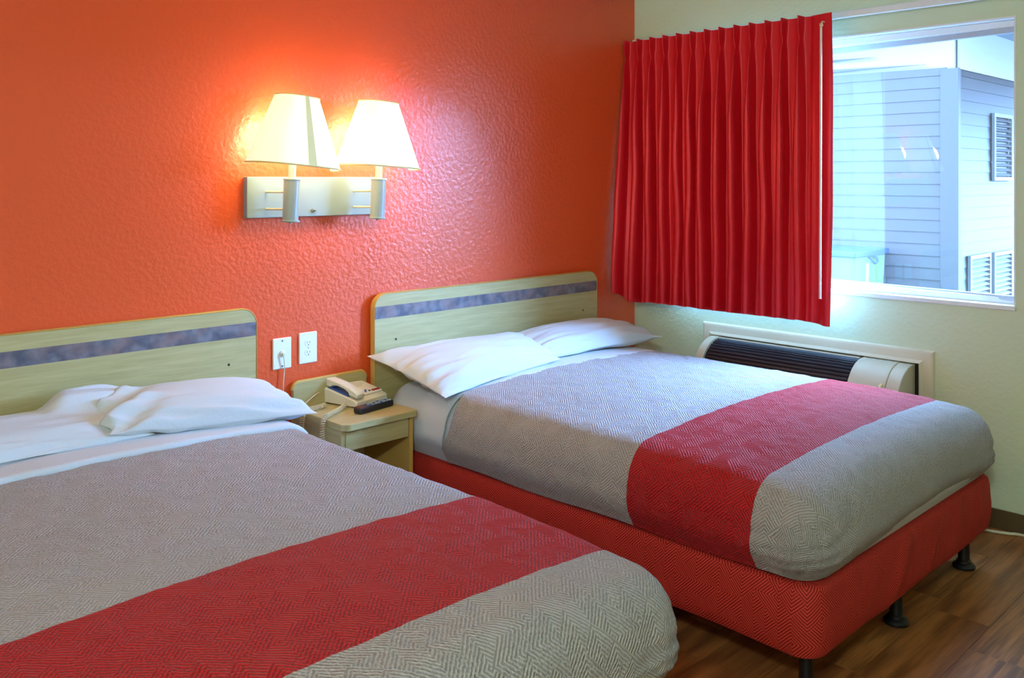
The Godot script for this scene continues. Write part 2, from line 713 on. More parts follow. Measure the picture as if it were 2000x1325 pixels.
	for e in [[a, b2], [Vector3(0.14, 0, 1.10), Vector3(0.14, 0, WIN_Z0 + 0.03)]]:
		var gl := MB.new()
		gl.grid(PackedVector3Array([e[0] + Vector3(0, gy0, 0), e[1] + Vector3(0, gy0, 0), e[0] + Vector3(0, gy1, 0), e[1] + Vector3(0, gy1, 0)]), PackedVector2Array([Vector2(0, 0), Vector2(1, 0), Vector2(0, 1), Vector2(1, 1)]), 2, 2)
		obj("pane", gl.mesh(), M.glass, wn)


func make_outside() -> void:
	struct("ground", boxmesh(Vector3(20.1, -0.15, 6), Vector3(39.8, 0.2, 60)), M.concrete)
	var roof := MB.new()
	roof.box(Vector3(6.7, 2.86, 0.4), Vector3(7.4, 0.16, 8.0))
	struct("ceiling_porch", roof.mesh(), M.porch)
	# near wall of lapped boards, its top cut on a rake; it faces the window
	var wx := 3.2
	var wz := 0.675
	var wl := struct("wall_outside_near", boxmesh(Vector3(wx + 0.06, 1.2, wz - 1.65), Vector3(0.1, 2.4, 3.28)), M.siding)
	var bh := 0.0965
	for k in 35:
		var y0 := k * bh - 0.05
		var top0 := 2.41
		var b := MB.new()
		var pts := PackedVector2Array()
		# outline in (z, y): the far end reaches higher under the raked edge
		var z0 := wz - 3.3
		var z1 := wz - 0.05
		var ya := y0 + bh
		var rake := func(zz): return top0 + (wz - zz) * 0.235
		var e1 := minf(ya, rake.call(z1))
		var e0 := minf(ya, rake.call(z0))
		if e0 <= y0 + 0.01:
			continue
		pts = PackedVector2Array([Vector2(z0, y0), Vector2(z1, y0), Vector2(z1, e1), Vector2(z0, e0)])
		if e1 <= y0 + 0.01:
			var zc: float = wz - (y0 - top0) / 0.235
			pts = PackedVector2Array([Vector2(z0, y0), Vector2(zc, y0), Vector2(z0, e0)])
			if zc - z0 < 0.1:
				continue
		# x is the depth: the lower edge of each board stands proud
		var front := PackedVector3Array()
		var back := PackedVector3Array()
		for q in pts:
			front.append(Vector3(wx - 0.007 * (1.0 - (q.y - y0) / bh), q.y, q.x))
			back.append(Vector3(wx + 0.012, q.y, q.x))
		var all := front.duplicate()
		all.append_array(back)
		var tr := PackedInt32Array()
		var nn := pts.size()
		for i in range(1, nn - 1):
			tr.append_array([0, i, i + 1])
			tr.append_array([nn, nn + i + 1, nn + i])
		for i in nn:
			var j := (i + 1) % nn
			tr.append_array([i, nn + i, j, j, nn + i, nn + j])
		var uvs := PackedVector2Array()
		uvs.resize(all.size())
		b.fan(all, uvs, tr)
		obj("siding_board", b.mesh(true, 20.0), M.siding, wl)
	# added pale boards stand in for the lit porch ceiling above both walls
	var gb := MB.new()
	gb.xf = Transform3D(Basis(Vector3(0, 0, -1), Vector3.UP, Vector3(1, 0, 0)), Vector3(wx + 0.03, 0, wz))
	gb.prism(PackedVector2Array([Vector2(0.0, 2.30), Vector2(3.3, 2.30), Vector2(3.3, 2.78), Vector2(0.0, 2.78)]), 0.0, 0.03)
	struct("added_trim_3", gb.mesh(true, 20.0), M.ceiling_standin)
	struct("added_trim_4", boxmesh(Vector3(wx + 3.1, 2.60, wz - 0.012), Vector3(5.9, 0.36, 0.02)), mat(rgb(196, 196, 192), 0.7))  # lighter colour makes up for the shade of the roof
	var ct := struct("trim_1", boxmesh(Vector3(wx - 0.004, 1.2, wz - 0.02), Vector3(0.05, 2.42, 0.14), 0.004), M.siding)
	# far wall, running away from the window at right angles, taller, with louvred vents
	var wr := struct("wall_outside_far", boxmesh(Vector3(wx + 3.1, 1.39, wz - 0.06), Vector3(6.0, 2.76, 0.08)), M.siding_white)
	for k in 26:
		var b := MB.new()
		var y0 := k * bh - 0.05
		var h := minf(bh, 2.41 - y0)
		if h < 0.02:
			continue
		var x0 := wx + 0.1
		var x1 := wx + 6.0
		var q := [Vector3(x0, y0, wz + 0.007), Vector3(x1, y0, wz + 0.007), Vector3(x1, y0 + h, wz), Vector3(x0, y0 + h, wz), Vector3(x0, y0, wz - 0.012), Vector3(x1, y0, wz - 0.012), Vector3(x1, y0 + h, wz - 0.012), Vector3(x0, y0 + h, wz - 0.012)]
		var uvs := PackedVector2Array()
		uvs.resize(8)
		b.fan(PackedVector3Array(q), uvs, PackedInt32Array([0, 2, 1, 0, 3, 2, 4, 5, 6, 4, 6, 7, 0, 1, 5, 0, 5, 4, 3, 6, 2, 3, 7, 6, 0, 4, 7, 0, 7, 3, 1, 2, 6, 1, 6, 5]))
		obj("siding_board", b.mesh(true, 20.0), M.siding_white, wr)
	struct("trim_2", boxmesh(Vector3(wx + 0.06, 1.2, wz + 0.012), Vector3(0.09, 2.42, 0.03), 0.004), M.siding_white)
	# unseen wall, added beyond the frame to cut off part of the skylight
	struct("wall_outside_added", boxmesh(Vector3(0.62, 1.6, 3.7), Vector3(0.8, 3.2, 0.2)), M.siding_white)

	louver("white louvred vent highest up on the outside wall, seen through the window", Vector3(4.06, 1.52, wz + 0.02), 0.48, 0.58, 12)
	louver("left one of the two low white louvred vents seen at the window sill", Vector3(3.49, 0.40, wz + 0.02), 0.49, 0.51, 11)
	louver("right one of the two low white louvred vents, by the window's right edge", Vector3(4.06, 0.40, wz + 0.02), 0.48, 0.505, 11)
	make_bin()


func louver(label: String, at: Vector3, w: float, h: float, count: int) -> void:
	var t := thing("louvered_vent", label, "vent", at, "louvred vents on the outside wall")
	var f := MB.new()
	var s := 0.032
	f.box(Vector3(s / 2, h / 2, 0.002), Vector3(s, h, 0.024))
	f.box(Vector3(w - s / 2, h / 2, 0.002), Vector3(s, h, 0.024))
	f.box(Vector3(w / 2, s / 2, 0.002), Vector3(w - 2 * s, s, 0.024))
	f.box(Vector3(w / 2, h - s / 2, 0.002), Vector3(w - 2 * s, s, 0.024))
	obj("vent_frame", f.mesh(), M.vent, t)
	for k in count:
		var b := MB.new()
		b.box(Vector3.ZERO, Vector3(w - 2 * s, 0.007, 0.034))
		var o := obj("slat", b.mesh(), M.vent, t)
		o.position = Vector3(w / 2, s + (k + 0.5) * (h - 2 * s) / count, 0.0)
		o.rotation.x = deg_to_rad(38)


func make_bin() -> void:
	var green := mat(rgb(104, 128, 30), 0.5)
	var t := thing("waste_bin", "green lidded waste bin standing on the walkway outside the window", "bin", Vector3(2.80, -0.05, -0.10))
	var b := MB.new()
	var pts := PackedVector3Array()
	var uvs := PackedVector2Array()
	for r in 5:
		var y := 0.05 + 0.92 * r / 4.0
		var hw: float = lerpf(0.25, 0.29, r / 4.0)
		var pl := rounded(-hw, hw, -hw, hw, 0.03, 0.03, 4)
		for i in pl.size() + 1:
			var q := pl[i % pl.size()]
			pts.append(Vector3(q.x, y, q.y))
			uvs.append(Vector2(i, r))
	b.grid(pts, uvs, 5, pts.size() / 5)
	b.rbox(Vector3(0, 0.07, 0), Vector3(0.48, 0.04, 0.48), 0.01)
	obj("body", b.mesh(), green, t)
	var lid := MB.new()
	lid.rbox(Vector3(0, 0.995, 0), Vector3(0.62, 0.05, 0.62), 0.012, 3)
	obj("lid", lid.mesh(), mat(rgb(58, 84, 112), 0.5), t)
	var hd := MB.new()
	hd.tube(bezier([Vector3(-0.04, 0.965, 0.285), Vector3(-0.05, 0.95, 0.32), Vector3(-0.02, 0.92, 0.325), Vector3(0.03, 0.92, 0.325), Vector3(0.06, 0.95, 0.32), Vector3(0.05, 0.965, 0.285)], 5), 0.01, 6)
	obj("handle", hd.mesh(), mat(rgb(36, 60, 90), 0.5), t)
	var st := MB.new()
	st.xf = Transform3D(Basis(Vector3.RIGHT, 0.043), Vector3(-0.055, 0.5, 0.271))
	st.rbox(Vector3.ZERO, Vector3(0.05, 0.84, 0.012), 0.003)
	obj("stripe", st.mesh(), mat(rgb(168, 172, 174), 0.4), t)
	for s in [-1, 1]:
		var wh := MB.new()
		wh.xf = Transform3D(Basis(Vector3(0, 0, 1), PI / 2), Vector3(s * 0.27, 0.06, -0.2))
		wh.lathe(PackedVector2Array([Vector2(0.0, -0.02), Vector2(0.06, -0.02), Vector2(0.06, 0.02), Vector2(0.0, 0.02)]), Vector3.ZERO, 14)
		obj("wheel", wh.mesh(), M.black, t)


# ------------------------------------------------------------------ headboards
func make_headboards() -> void:
	headboard(-1.925, -0.392, "maple headboard with grey-blue stripe behind the bed beside the window")
	headboard(-4.03, -2.495, "maple headboard with mottled grey stripe behind the near left bed")


func headboard(x0: float, x1: float, label: String) -> void:
	var t := thing("headboard", label, "headboard", Vector3((x0 + x1) / 2, 0, 0), "headboards on the orange wall")
	var h := (x1 - x0) / 2
	var y0 := 0.30
	var y1 := 1.021
	var e := 0.0045
	var p := MB.new()
	p.prism(rounded(-h + e, h - e, y0 + e, y1 - e, 0.062), 0.012, 0.0405, 0.001)
	obj("panel", p.mesh(true, 30.0), M.maple, t)
	# moulded edge strip round the panel
	var outer := rounded(-h, h, y0, y1, 0.066)
	var inner := rounded(-h + e, h - e, y0 + e, y1 - e, 0.062)
	if not Geometry2D.is_polygon_clockwise(outer):
		outer.reverse()
		inner.reverse()
	var pts := PackedVector3Array()
	var uvs := PackedVector2Array()
	for q in [[0.0, 0.012], [0.8, 0.013], [1.0, 0.018], [1.0, 0.035], [0.8, 0.0405], [0.35, 0.0425], [0.0, 0.0408]]:
		for i in outer.size() + 1:
			var v: Vector2 = inner[i % outer.size()].lerp(outer[i % outer.size()], q[0])
			pts.append(Vector3(v.x, v.y, q[1]))
			uvs.append(Vector2(i * 0.1, q[1]))
	var eb := MB.new()
	eb.grid(pts, uvs, 7, outer.size() + 1)
	obj("edge_strip", eb.mesh(true, 60.0), M.maple_edge, t)
	var s := MB.new()
	s.box(Vector3(0, 0.9355, 0.0412), Vector3(2 * h - 2 * e - 0.002, 0.055, 0.0016))
	obj("stripe", s.mesh(), M.slate, t)
	for sx in [-0.645, 0.645]:
		var c := MB.new()
		c.xf = Transform3D(Basis(Vector3.RIGHT, PI / 2), Vector3(sx, 0.807, 0.0405))
		c.lathe(PackedVector2Array([Vector2(0.0, 0.0016), Vector2(0.003, 0.0016), Vector2(0.005, 0.0006), Vector2(0.005, -0.002)]), Vector3.ZERO, 12)
		obj("screw", c.mesh(), M.dark_hole, t)
	var cl := MB.new()
	cl.box(Vector3(0, 0.7, 0.006), Vector3(1.2, 0.08, 0.012))
	obj("wall_cleat", cl.mesh(), M.maple_edge, t)


# ------------------------------------------------------------------ beds
# A bed lies with its head at the orange wall; local x across it, z from the wall.
const BED_W := 0.765     # half the width of the made bed
const BED_END := 2.15
const EDGE := 0.13       # how far the rounded edge reaches in
const EDGE_H := 0.15     # and down

func crown(x: float, z: float) -> float:
	# the top of the made bed
	var u := clampf(absf(x) / (BED_W - EDGE), 0.0, 1.0)
	var v := clampf((z - 1.55) / 0.47, 0.0, 1.0)
	return 0.676 - 0.022 * u * u - 0.020 * v * v

# the rounded edge and side: (outwards, downwards) for t in 0..1; d = how far the cloth lies inside the outermost surface
func side_at(t: float, hem_drop: float, inset: float) -> Vector2:
	if t < 0.55:
		var a := t / 0.55 * PI / 2
		return Vector2((EDGE - inset) * pow(sin(a), 0.92), EDGE_H * (1.0 - cos(a)))
	var s := (t - 0.55) / 0.45
	return Vector2(EDGE - inset + 0.008 * sin(PI * minf(s * 1.2, 1.0)) - 0.034 * s * s, lerpf(EDGE_H, hem_drop, s))


var lump: FastNoiseLite
var lump2: FastNoiseLite

func cloth_point(ix: float, iz: float, nx: float, nz: float, t: float, hem: float, inset: float, amp: float, sd: float) -> Vector3:
	var y := crown(ix, iz) - inset
	var s := side_at(t, y - hem, inset)
	var q := Vector3(ix + nx * s.x, y - s.y, iz + nz * s.x)
	if amp > 0.0:
		amp *= 1.0 - 0.75 * smoothstep(0.7, 1.0, t)
		var d := lump.get_noise_3d(q.x * 100 + sd, q.y * 100, q.z * 100) * amp + lump2.get_noise_3d(q.x * 100 + sd, q.y * 100, q.z * 100) * amp * 0.5
		var up := clampf(1.0 - t * 1.6, 0.0, 1.0)
		q += Vector3(nx * (1.0 - up), up, nz * (1.0 - up)) * d
	return q


func bedspread_panel(called: String, z0: float, z1: float, m: Material, parent: Node, sd: float, foot := false) -> void:
	var b := MB.new()
	var xi := BED_W - EDGE
	var zi := BED_END - EDGE
	var zt := minf(z1, zi)
	var nz := maxi(3, int((zt - z0) / 0.014))
	var nx := 96
	var nt := 34
	var amp := 0.0045
	var rot := func(a: float, c: float) -> Vector2: return Vector2((a + c) * 0.7071, (a - c) * 0.7071)
	# top
	var pts := PackedVector3Array()
	var uvs := PackedVector2Array()
	for r in nz + 1:
		for c in nx + 1:
			var x := lerpf(-xi, xi, c / float(nx))
			var z := lerpf(z0, zt, r / float(nz))
			pts.append(cloth_point(x, z, 0, 0, 0, 0.37, 0, amp, sd))
			uvs.append(rot.call(x, z))
	b.grid(pts, uvs, nz + 1, nx + 1)
	# edge: left side, (corner, foot, corner), right side
	var path := []
	for i in nz + 1:
		path.append([-xi, lerpf(z0, zt, i / float(nz)), -1.0, 0.0])
	var parts := [path]
	if foot:
		for i in range(1, 15):
			var a := i / 14.0 * PI / 2
			path.append([-xi, zi, -cos(a), sin(a)])
		for i in range(1, nx + 1):
			path.append([lerpf(-xi, xi, i / float(nx)), zi, 0.0, 1.0])
		for i in range(1, 15):
			var a := i / 14.0 * PI / 2
			path.append([xi, zi, sin(a), cos(a)])
		for i in range(1, nz + 1):
			path.append([xi, lerpf(zt, z0, i / float(nz)), 1.0, 0.0])
	else:
		var right := []
		for i in nz + 1:
			right.append([xi, lerpf(zt, z0, i / float(nz)), 1.0, 0.0])
		parts.append(right)
	for pa in parts:
		pts = PackedVector3Array()
		uvs = PackedVector2Array()
		for k in nt + 1:
			var t := k / float(nt)
			var arc := 0.0
			var last := Vector2.ZERO
			for q in 24:
				var w := side_at(t * (q + 1) / 24.0, 0.3, 0)
				arc += w.distance_to(last)
				last = w
			for e in pa:
				var hem := 0.376 + 0.004 * sin(e[1] * 9.0 + e[0] * 7.0)
				if foot:
					# gathered corner: the hem hangs lower at the left corner and lifts along the foot
					var along: float = (e[0] + xi) / (2 * xi)
					if e[3] > 0.02:
						hem += e[3] * (0.002 + 0.030 * smoothstep(0.02, 0.45, along) * (1.0 - 0.6 * smoothstep(0.6, 1.0, along)))
				var p := cloth_point(e[0], e[1], e[2], e[3], t, hem, 0, amp, sd)
				if foot and t > 0.25:
					# puckers where the cloth is drawn together at the corners
					var cx := minf(absf(e[0] + xi), absf(e[0] - xi)) + absf(zi - e[1]) * 1.2
					var near := exp(-cx * cx / 0.012) * smoothstep(0.25, 0.55, t) * smoothstep(1.0, 0.8, t)
					var ang := atan2(e[3], absf(e[2]))
					var wv: float = sin(ang * 14.0 + t * 6.0 + (e[0] + e[1]) * 60.0) * 0.002 + sin(t * 42.0 + ang * 3.0 + (e[0] + e[1]) * 20.0) * 0.0025
					p += Vector3(e[2], 0, e[3]) * wv * near
				if z0 < 0.7:
					# sweep the head edge
					var f := clampf((0.95 - e[1]) / 0.4, 0.0, 1.0)
					p.z += f * 0.045 * sin(PI * minf(t * 1.3, 1.0)) - f * t * 0.012
				pts.append(p)
				uvs.append(rot.call(e[0] + e[2] * arc, e[1] + e[3] * arc))
		b.grid(pts, uvs, nt + 1, pa.size(), false)
	obj(called, b.mesh_lite(), m, parent)


func make_beds() -> void:
	lump = noise(0.05, 91, 3)
	lump2 = noise(0.22, 92, 2)
	make_bed(Vector3(-1.175, 0, 0), 0.0, 0.535,
		"queen bed on black legs beside the window, red patterned box spring", "taupe quilted bedspread with red band on the bed beside the window", "white sheet folded over under the pillows beside the window")
	make_bed(Vector3(-3.292, 0, 0), 37.0, 0.505,
		"queen bed in the left foreground, cut off by the frame", "taupe quilted bedspread with red band on the near left bed", "thick white sheet fold in front of the near bed's pillows")


func make_bed(at: Vector3, sd: float, z_fold: float, l1: String, l2: String, l3: String) -> void:
	var t := thing("bed", l1, "bed", at, "queen beds")
	# box spring in a patterned cover
	var b := MB.new()
	var hw := 0.742
	var zf := 2.125
	var z0 := 0.066
	var r := 0.075
	var path := []
	var out := rounded(-hw, hw, z0, zf, r, 0.02, 10)
	# walk it densely
	var run := 0.0
	for i in out.size():
		var a := out[i]
		var c := out[(i + 1) % out.size()]
		var n := maxi(1, int(a.distance_to(c) / 0.02))
		for k in n:
			path.append(a.lerp(c, k / float(n)))
	path.append(path[0])
	var rows := [[0.0, -0.05], [0.0, -0.012], [0.006, -0.002], [0.035, 0.006], [0.07, 0.009], [0.105, 0.009], [0.14, 0.007], [0.175, 0.004], [0.197, -0.002], [0.206, -0.012], [0.208, -0.05]]
	var pts := PackedVector3Array()
	var uvs := PackedVector2Array()
	for q in rows:
		run = 0.0
		for i in path.size():
			var pt: Vector2 = path[i]
			var tn: Vector2 = (path[(i + 1) % (path.size() - 1)] - path[(i - 1 + path.size() - 1) % (path.size() - 1)]).normalized()
			var nr := Vector2(tn.y, -tn.x)
			if i > 0:
				run += pt.distance_to(path[i - 1])
			var o: float = q[1]
			var y: float = 0.162 + q[0]
			# creases: slanting folds across the foot, soft pulls elsewhere
			var mid: float = sin(PI * clampf(q[0] / 0.208, 0.0, 1.0))
			o += lump.get_noise_3d(pt.x * 100 + sd, y * 160, pt.y * 100) * 0.006 * mid
			if pt.y > zf - 0.03:
				for fold in [[-0.18, 0.9, 0.012, 0.035], [0.10, 0.8, 0.006, 0.03], [0.32, 0.5, 0.006, 0.03], [0.52, 0.35, 0.006, 0.025], [-0.42, 0.7, 0.005, 0.04]]:
					var d: float = (pt.x - fold[0] - (q[0] - 0.1) * fold[1]) / fold[3]
					o += fold[2] * exp(-d * d) * (mid * 0.8 + 0.2)
			elif absf(pt.x) > hw - 0.02:
				for fold in [[1.97, -0.3, 0.006, 0.03], [1.84, 0.5, 0.004, 0.04], [1.3, 0.2, 0.003, 0.05]]:
					var d2: float = (pt.y - fold[0] - (q[0] - 0.1) * fold[1]) / fold[3]
					o += fold[2] * exp(-d2 * d2) * mid
			y += 0.003 * sin(run * 11.0) if q[0] < 0.01 else 0.0
			pts.append(Vector3(pt.x + nr.x * o, y, pt.y + nr.y * o))
			var v: float = q[0] - (q[1] if q[0] < 0.001 else 0.0) * 0.0
			uvs.append(Vector2((run + v) * 0.7071, (run - v) * 0.7071))
	b.grid(pts, uvs, rows.size(), path.size(), true)
	for y in [0.164, 0.368]:
		b.box(Vector3(0, y, (z0 + zf) / 2), Vector3(2 * hw - 0.09, 0.004, zf - z0 - 0.09))
	obj("box_spring", b.mesh_lite(), M.box_red, t)
	# legs with round glides
	for x in [-0.64, 0.0, 0.64]:
		for z in [0.18, 1.1, 2.045]:
			var g := MB.new()
			g.lathe(PackedVector2Array([Vector2(0.0, 0.0), Vector2(0.034, 0.0), Vector2(0.041, 0.004), Vector2(0.042, 0.012), Vector2(0.036, 0.020), Vector2(0.028, 0.024), Vector2(0.027, 0.032), Vector2(0.0215, 0.036), Vector2(0.0205, 0.1), Vector2(0.0205, 0.162), Vector2(0.0, 0.162)]), Vector3.ZERO, 20)
			var o := obj("leg", g.mesh(true, 40.0), M.black, t)
			o.position = Vector3(x, 0, z)
	# mattress in a white fitted sheet
	var mb := MB.new()
	var xi := BED_W - EDGE
	var zi := BED_END - EDGE
	var za := 0.064 + EDGE
	var ins := 0.017
	var nx := 40
	var nz := 60
	pts = PackedVector3Array()
	uvs = PackedVector2Array()
	for i in nz + 1:
		for c in nx + 1:
			pts.append(cloth_point(lerpf(-xi, xi, c / float(nx)), lerpf(za, zi, i / float(nz)), 0, 0, 0, 0.37, ins, 0.002, sd + 9))
			uvs.append(Vector2(c, i) * 0.03)
	mb.grid(pts, uvs, nz + 1, nx + 1)
	var ring := []
	for i in nz + 1:
		ring.append([-xi, lerpf(za, zi, i / float(nz)), -1.0, 0.0])
	for i in range(1, 11):
		ring.append([-xi, zi, -cos(i / 10.0 * PI / 2), sin(i / 10.0 * PI / 2)])
	for i in range(1, nx + 1):
		ring.append([lerpf(-xi, xi, i / float(nx)), zi, 0.0, 1.0])
	for i in range(1, 11):
		ring.append([xi, zi, sin(i / 10.0 * PI / 2), cos(i / 10.0 * PI / 2)])
	for i in range(1, nz + 1):
		ring.append([xi, lerpf(zi, za, i / float(nz)), 1.0, 0.0])
	for i in range(1, 11):
		ring.append([xi, za, cos(i / 10.0 * PI / 2), -sin(i / 10.0 * PI / 2)])
	for i in range(1, nx + 1):
		ring.append([lerpf(xi, -xi, i / float(nx)), za, 0.0, -1.0])
	for i in range(1, 11):
		ring.append([-xi, za, -sin(i / 10.0 * PI / 2), -cos(i / 10.0 * PI / 2)])
	pts = PackedVector3Array()
	uvs = PackedVector2Array()
	for k in 21:
		for e in ring:
			pts.append(cloth_point(e[0], e[1], e[2], e[3], k / 20.0, 0.371, ins, 0.002, sd + 9))
			uvs.append(Vector2(e[0] + e[1], k * 0.02))
	mb.grid(pts, uvs, 21, ring.size(), false)
	mb.box(Vector3(0, 0.376, 1.1), Vector3(1.36, 0.004, 1.96))
	obj("mattress", mb.mesh_lite(), M.linen, t)

	# bedspread: three sewn panels
	var s := thing("bedspread", l2, "bedspread", at, "quilted bedspreads")
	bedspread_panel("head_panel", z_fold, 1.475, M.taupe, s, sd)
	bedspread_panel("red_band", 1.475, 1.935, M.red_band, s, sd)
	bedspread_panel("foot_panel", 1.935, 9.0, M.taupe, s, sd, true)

	# the top sheet, turned down over the head of the spread in a soft roll
	var thick := 0.030 if sd > 0.0 else 0.012
	var zs0 := z_fold - 0.16
	var zs1 := z_fold + 0.012
	var f := MB.new()
	var across := []   # [inner x, normal x, t]
	for k in range(22, -1, -1):
		across.append([-xi, -1.0, k / 22.0 * 0.97])
	for c in range(1, 49):
		across.append([lerpf(-xi, xi, c / 48.0), 0.0, 0.0])
	for k in range(1, 23):
		across.append([xi, 1.0, k / 22.0 * 0.97])
	var loop := []     # [z, height off the mattress]
	for i in 13:
		loop.append([lerpf(zs0, zs1 - thick * 0.5, i / 12.0), thick])
	for i in range(1, 8):
		var a := PI / 2 - i / 7.0 * PI
		loop.append([zs1 - thick * 0.5 + cos(a) * thick * 0.5, thick * 0.5 + sin(a) * thick * 0.5])
	loop.append([zs0, 0.0])
	pts = PackedVector3Array()
	uvs = PackedVector2Array()
	for e in across:
		for l in loop:
			var wob := lump.get_noise_3d(e[0] * 60 + sd * 3, e[2] * 30, 5.0) * 0.012
			var q := cloth_point(e[0], l[0], e[1], 0.0, e[2], 0.40, 0.0, 0.0, 0.0)
			var nrm := Vector3(e[1] * sin(minf(e[2] / 0.55, 1.0) * PI / 2), cos(minf(e[2] / 0.55, 1.0) * PI / 2), 0)
			q += nrm * (l[1] - ins + 0.004 + wob * 0.25)
			q.z += wob - 0.03 * e[2]
			pts.append(q)
			uvs.append(Vector2(q.x, l[0]))
	f.grid(pts, uvs, across.size(), loop.size(), true)
	var sh := obj("top_sheet", f.mesh_lite(), M.linen)
	sh.position = at
	tag(sh, l3, "sheet", "folded sheets")


# ------------------------------------------------------------------ pillows
# four corners (back left, back right, front left, front right), fullness above and below
func pillow(label: String, bl: Vector3, br: Vector3, fl: Vector3, fr: Vector3, top: float, under: float, sd: int, shape = null) -> void:
	var b := MB.new()
	var nu := 84
	var nv := 54
	var wr := noise(0.8, sd, 2)
	var base := (bl + br + fl + fr) / 4
	base.y = minf(minf(bl.y, br.y), minf(fl.y, fr.y)) - under * 0.5
	for side in [1.0, -1.0]:
		var pts := PackedVector3Array()
		var uvs := PackedVector2Array()
		for j in nv + 1:
			for i in nu + 1:
				var u := sin((i / float(nu) * 2 - 1) * PI / 2)
				var v := sin((j / float(nv) * 2 - 1) * PI / 2)
				# edges draw in between the corners
				var pu := u * (1.0 - 0.045 * (1.0 - v * v))
				var pv := v * (1.0 - 0.07 * (1.0 - u * u))
				var a := (pu + 1) / 2
				var c := (pv + 1) / 2
				var q := bl.lerp(br, a).lerp(fl.lerp(fr, a), c)
				var e := pow(maxf(0.0, 1.0 - pow(absf(u), 2.6)), 0.62) * pow(maxf(0.0, 1.0 - pow(absf(v), 2.3)), 0.6)
				var nn := (fl + fr - bl - br).cross(br + fr - bl - fl).normalized()
				if nn.y < 0:
					nn = -nn
				var rim := 1.0 - e
				# wrinkles run in from the seams, strongest near the corners
				var crease := wr.get_noise_2d(u * 1.1 + v * 0.5, v * 3.6 - u * 0.9) * 0.018 + wr.get_noise_2d(u * 1.6 + 40.0, v * 8.0) * 0.007
				var d = (top if side > 0 else under) * e * side + (crease * (0.25 + rim) * minf(e * 4.0, 1.0)) * side
				q += nn * d
				if shape != null:
					q = shape.call(q, u, v, e, side)
				pts.append(q - base)
				uvs.append(Vector2(u, v) * 0.3)
		b.grid(pts, uvs, nv + 1, nu + 1, side < 0)
	var o := obj("pillow", b.mesh_lite(), M.linen)
	o.position = base
	tag(o, label, "pillow", "white pillows")


func make_pillows() -> void:
	# the far bed
	pillow("white pillow beside the nightstand, its corner poking past the far headboard's left edge",
		Vector3(-1.995, 0.762, 0.085), Vector3(-1.02, 0.735, 0.09), Vector3(-1.955, 0.655, 0.565), Vector3(-1.17, 0.69, 0.475), 0.085, 0.05, 3)
	pillow("white pillow under the window curtain, partly behind the other pillow of the far bed",
		Vector3(-1.22, 0.735, 0.075), Vector3(-0.36, 0.735, 0.085), Vector3(-1.22, 0.69, 0.42), Vector3(-0.325, 0.688, 0.44), 0.082, 0.045, 8)
	# the near bed
	pillow("flat white pillow at the left edge of the frame, lying under a plumper one",
		Vector3(-3.95, 0.745, 0.08), Vector3(-3.03, 0.745, 0.085), Vector3(-3.97, 0.70, 0.415), Vector3(-3.06, 0.695, 0.40), 0.058, 0.045, 12,
		func(q: Vector3, u: float, v: float, e: float, s: float) -> Vector3:
			# its far end is pushed up against the headboard by the other pillow
			q.y += 0.055 * smoothstep(0.30, 0.52, u) * smoothstep(0.1, -0.5, v) * (1.0 if s > 0 else 0.6)
			return q)
	pillow("plump white pillow on the near bed, lying over the flat one",
		Vector3(-3.17, 0.765, 0.11), Vector3(-2.50, 0.725, 0.10), Vector3(-3.22, 0.715, 0.40), Vector3(-2.505, 0.682, 0.50), 0.085, 0.05, 21,
		func(q: Vector3, u: float, v: float, e: float, s: float) -> Vector3:
			# the left end is bunched up
			var k := smoothstep(-0.35, -0.95, u)
			q.y += k * (0.02 * sin(v * 7.0 + u * 9.0) * minf(e * 3.0 + 0.25, 1.0) + 0.012)
			q.x += k * 0.018 * sin(v * 9.0)
			return q)


# ------------------------------------------------------------------ nightstand and what stands on it
const NS_TOP := 0.575

func make_nightstand() -> void:
	var x0 := -2.312
	var x1 := -1.952
	var zf := 0.385
	var w := x1 - x0
	var t := thing("nightstand", "small maple nightstand with one drawer, between the two beds", "nightstand", Vector3((x0 + x1) / 2, 0, 0))
	var h := w / 2
	# top, front corners rounded (outline in x, z turned flat)
	var tp := MB.new()
	tp.xf = Transform3D(Basis(Vector3.RIGHT, PI / 2), Vector3(0, NS_TOP, 0))
	var tpo := rounded(-h, h, 0.022, zf, 0.035, 0.0)
	for k in 9:
		tpo[k] = Vector2(h, zf) + (tpo[k] - Vector2(h, zf)) * 0.25   # the right corner is tighter
	tp.prism(tpo, 0.0, 0.026, 0.0015)
	obj("top", tp.mesh(true, 30.0), M.maple, t)
	var bk := MB.new()
	bk.prism(rounded(-h - 0.008, h, 0.42, 0.683, 0.03), 0.004, 0.022, 0.0012)
	obj("back_panel", bk.mesh(true, 30.0), M.maple, t)
	var ed := MB.new()
	var o := rounded(-h - 0.008, h, 0.42, 0.683, 0.03)
	var line := PackedVector3Array()
	for q in o:
		if q.y > 0.44:
			line.append(Vector3(q.x, q.y + 0.0005, 0.013))
	ed.tube(line, 0.0085, 8)
	obj("edge_strip", ed.mesh(), M.maple_edge, t)
	for s in [-1, 1]:
		obj("side_panel", boxmesh(Vector3(s * (h - 0.012), 0.275, 0.19), Vector3(0.02, 0.548, 0.335), 0.0015), M.maple if s < 0 else M.maple_edge, t)
	obj("rear_panel", boxmesh(Vector3(0, 0.25, 0.035), Vector3(w - 0.05, 0.46, 0.012)), M.maple, t)
	obj("shelf", boxmesh(Vector3(0, 0.09, 0.19), Vector3(w - 0.046, 0.018, 0.30)), M.maple, t)
	obj("drawer", boxmesh(Vector3(-0.004, 0.5045, 0.352), Vector3(w - 0.052, 0.078, 0.02), 0.0015), M.maple, t)
	obj("drawer_box", boxmesh(Vector3(0, 0.505, 0.19), Vector3(w - 0.06, 0.06, 0.296)), M.maple, t)


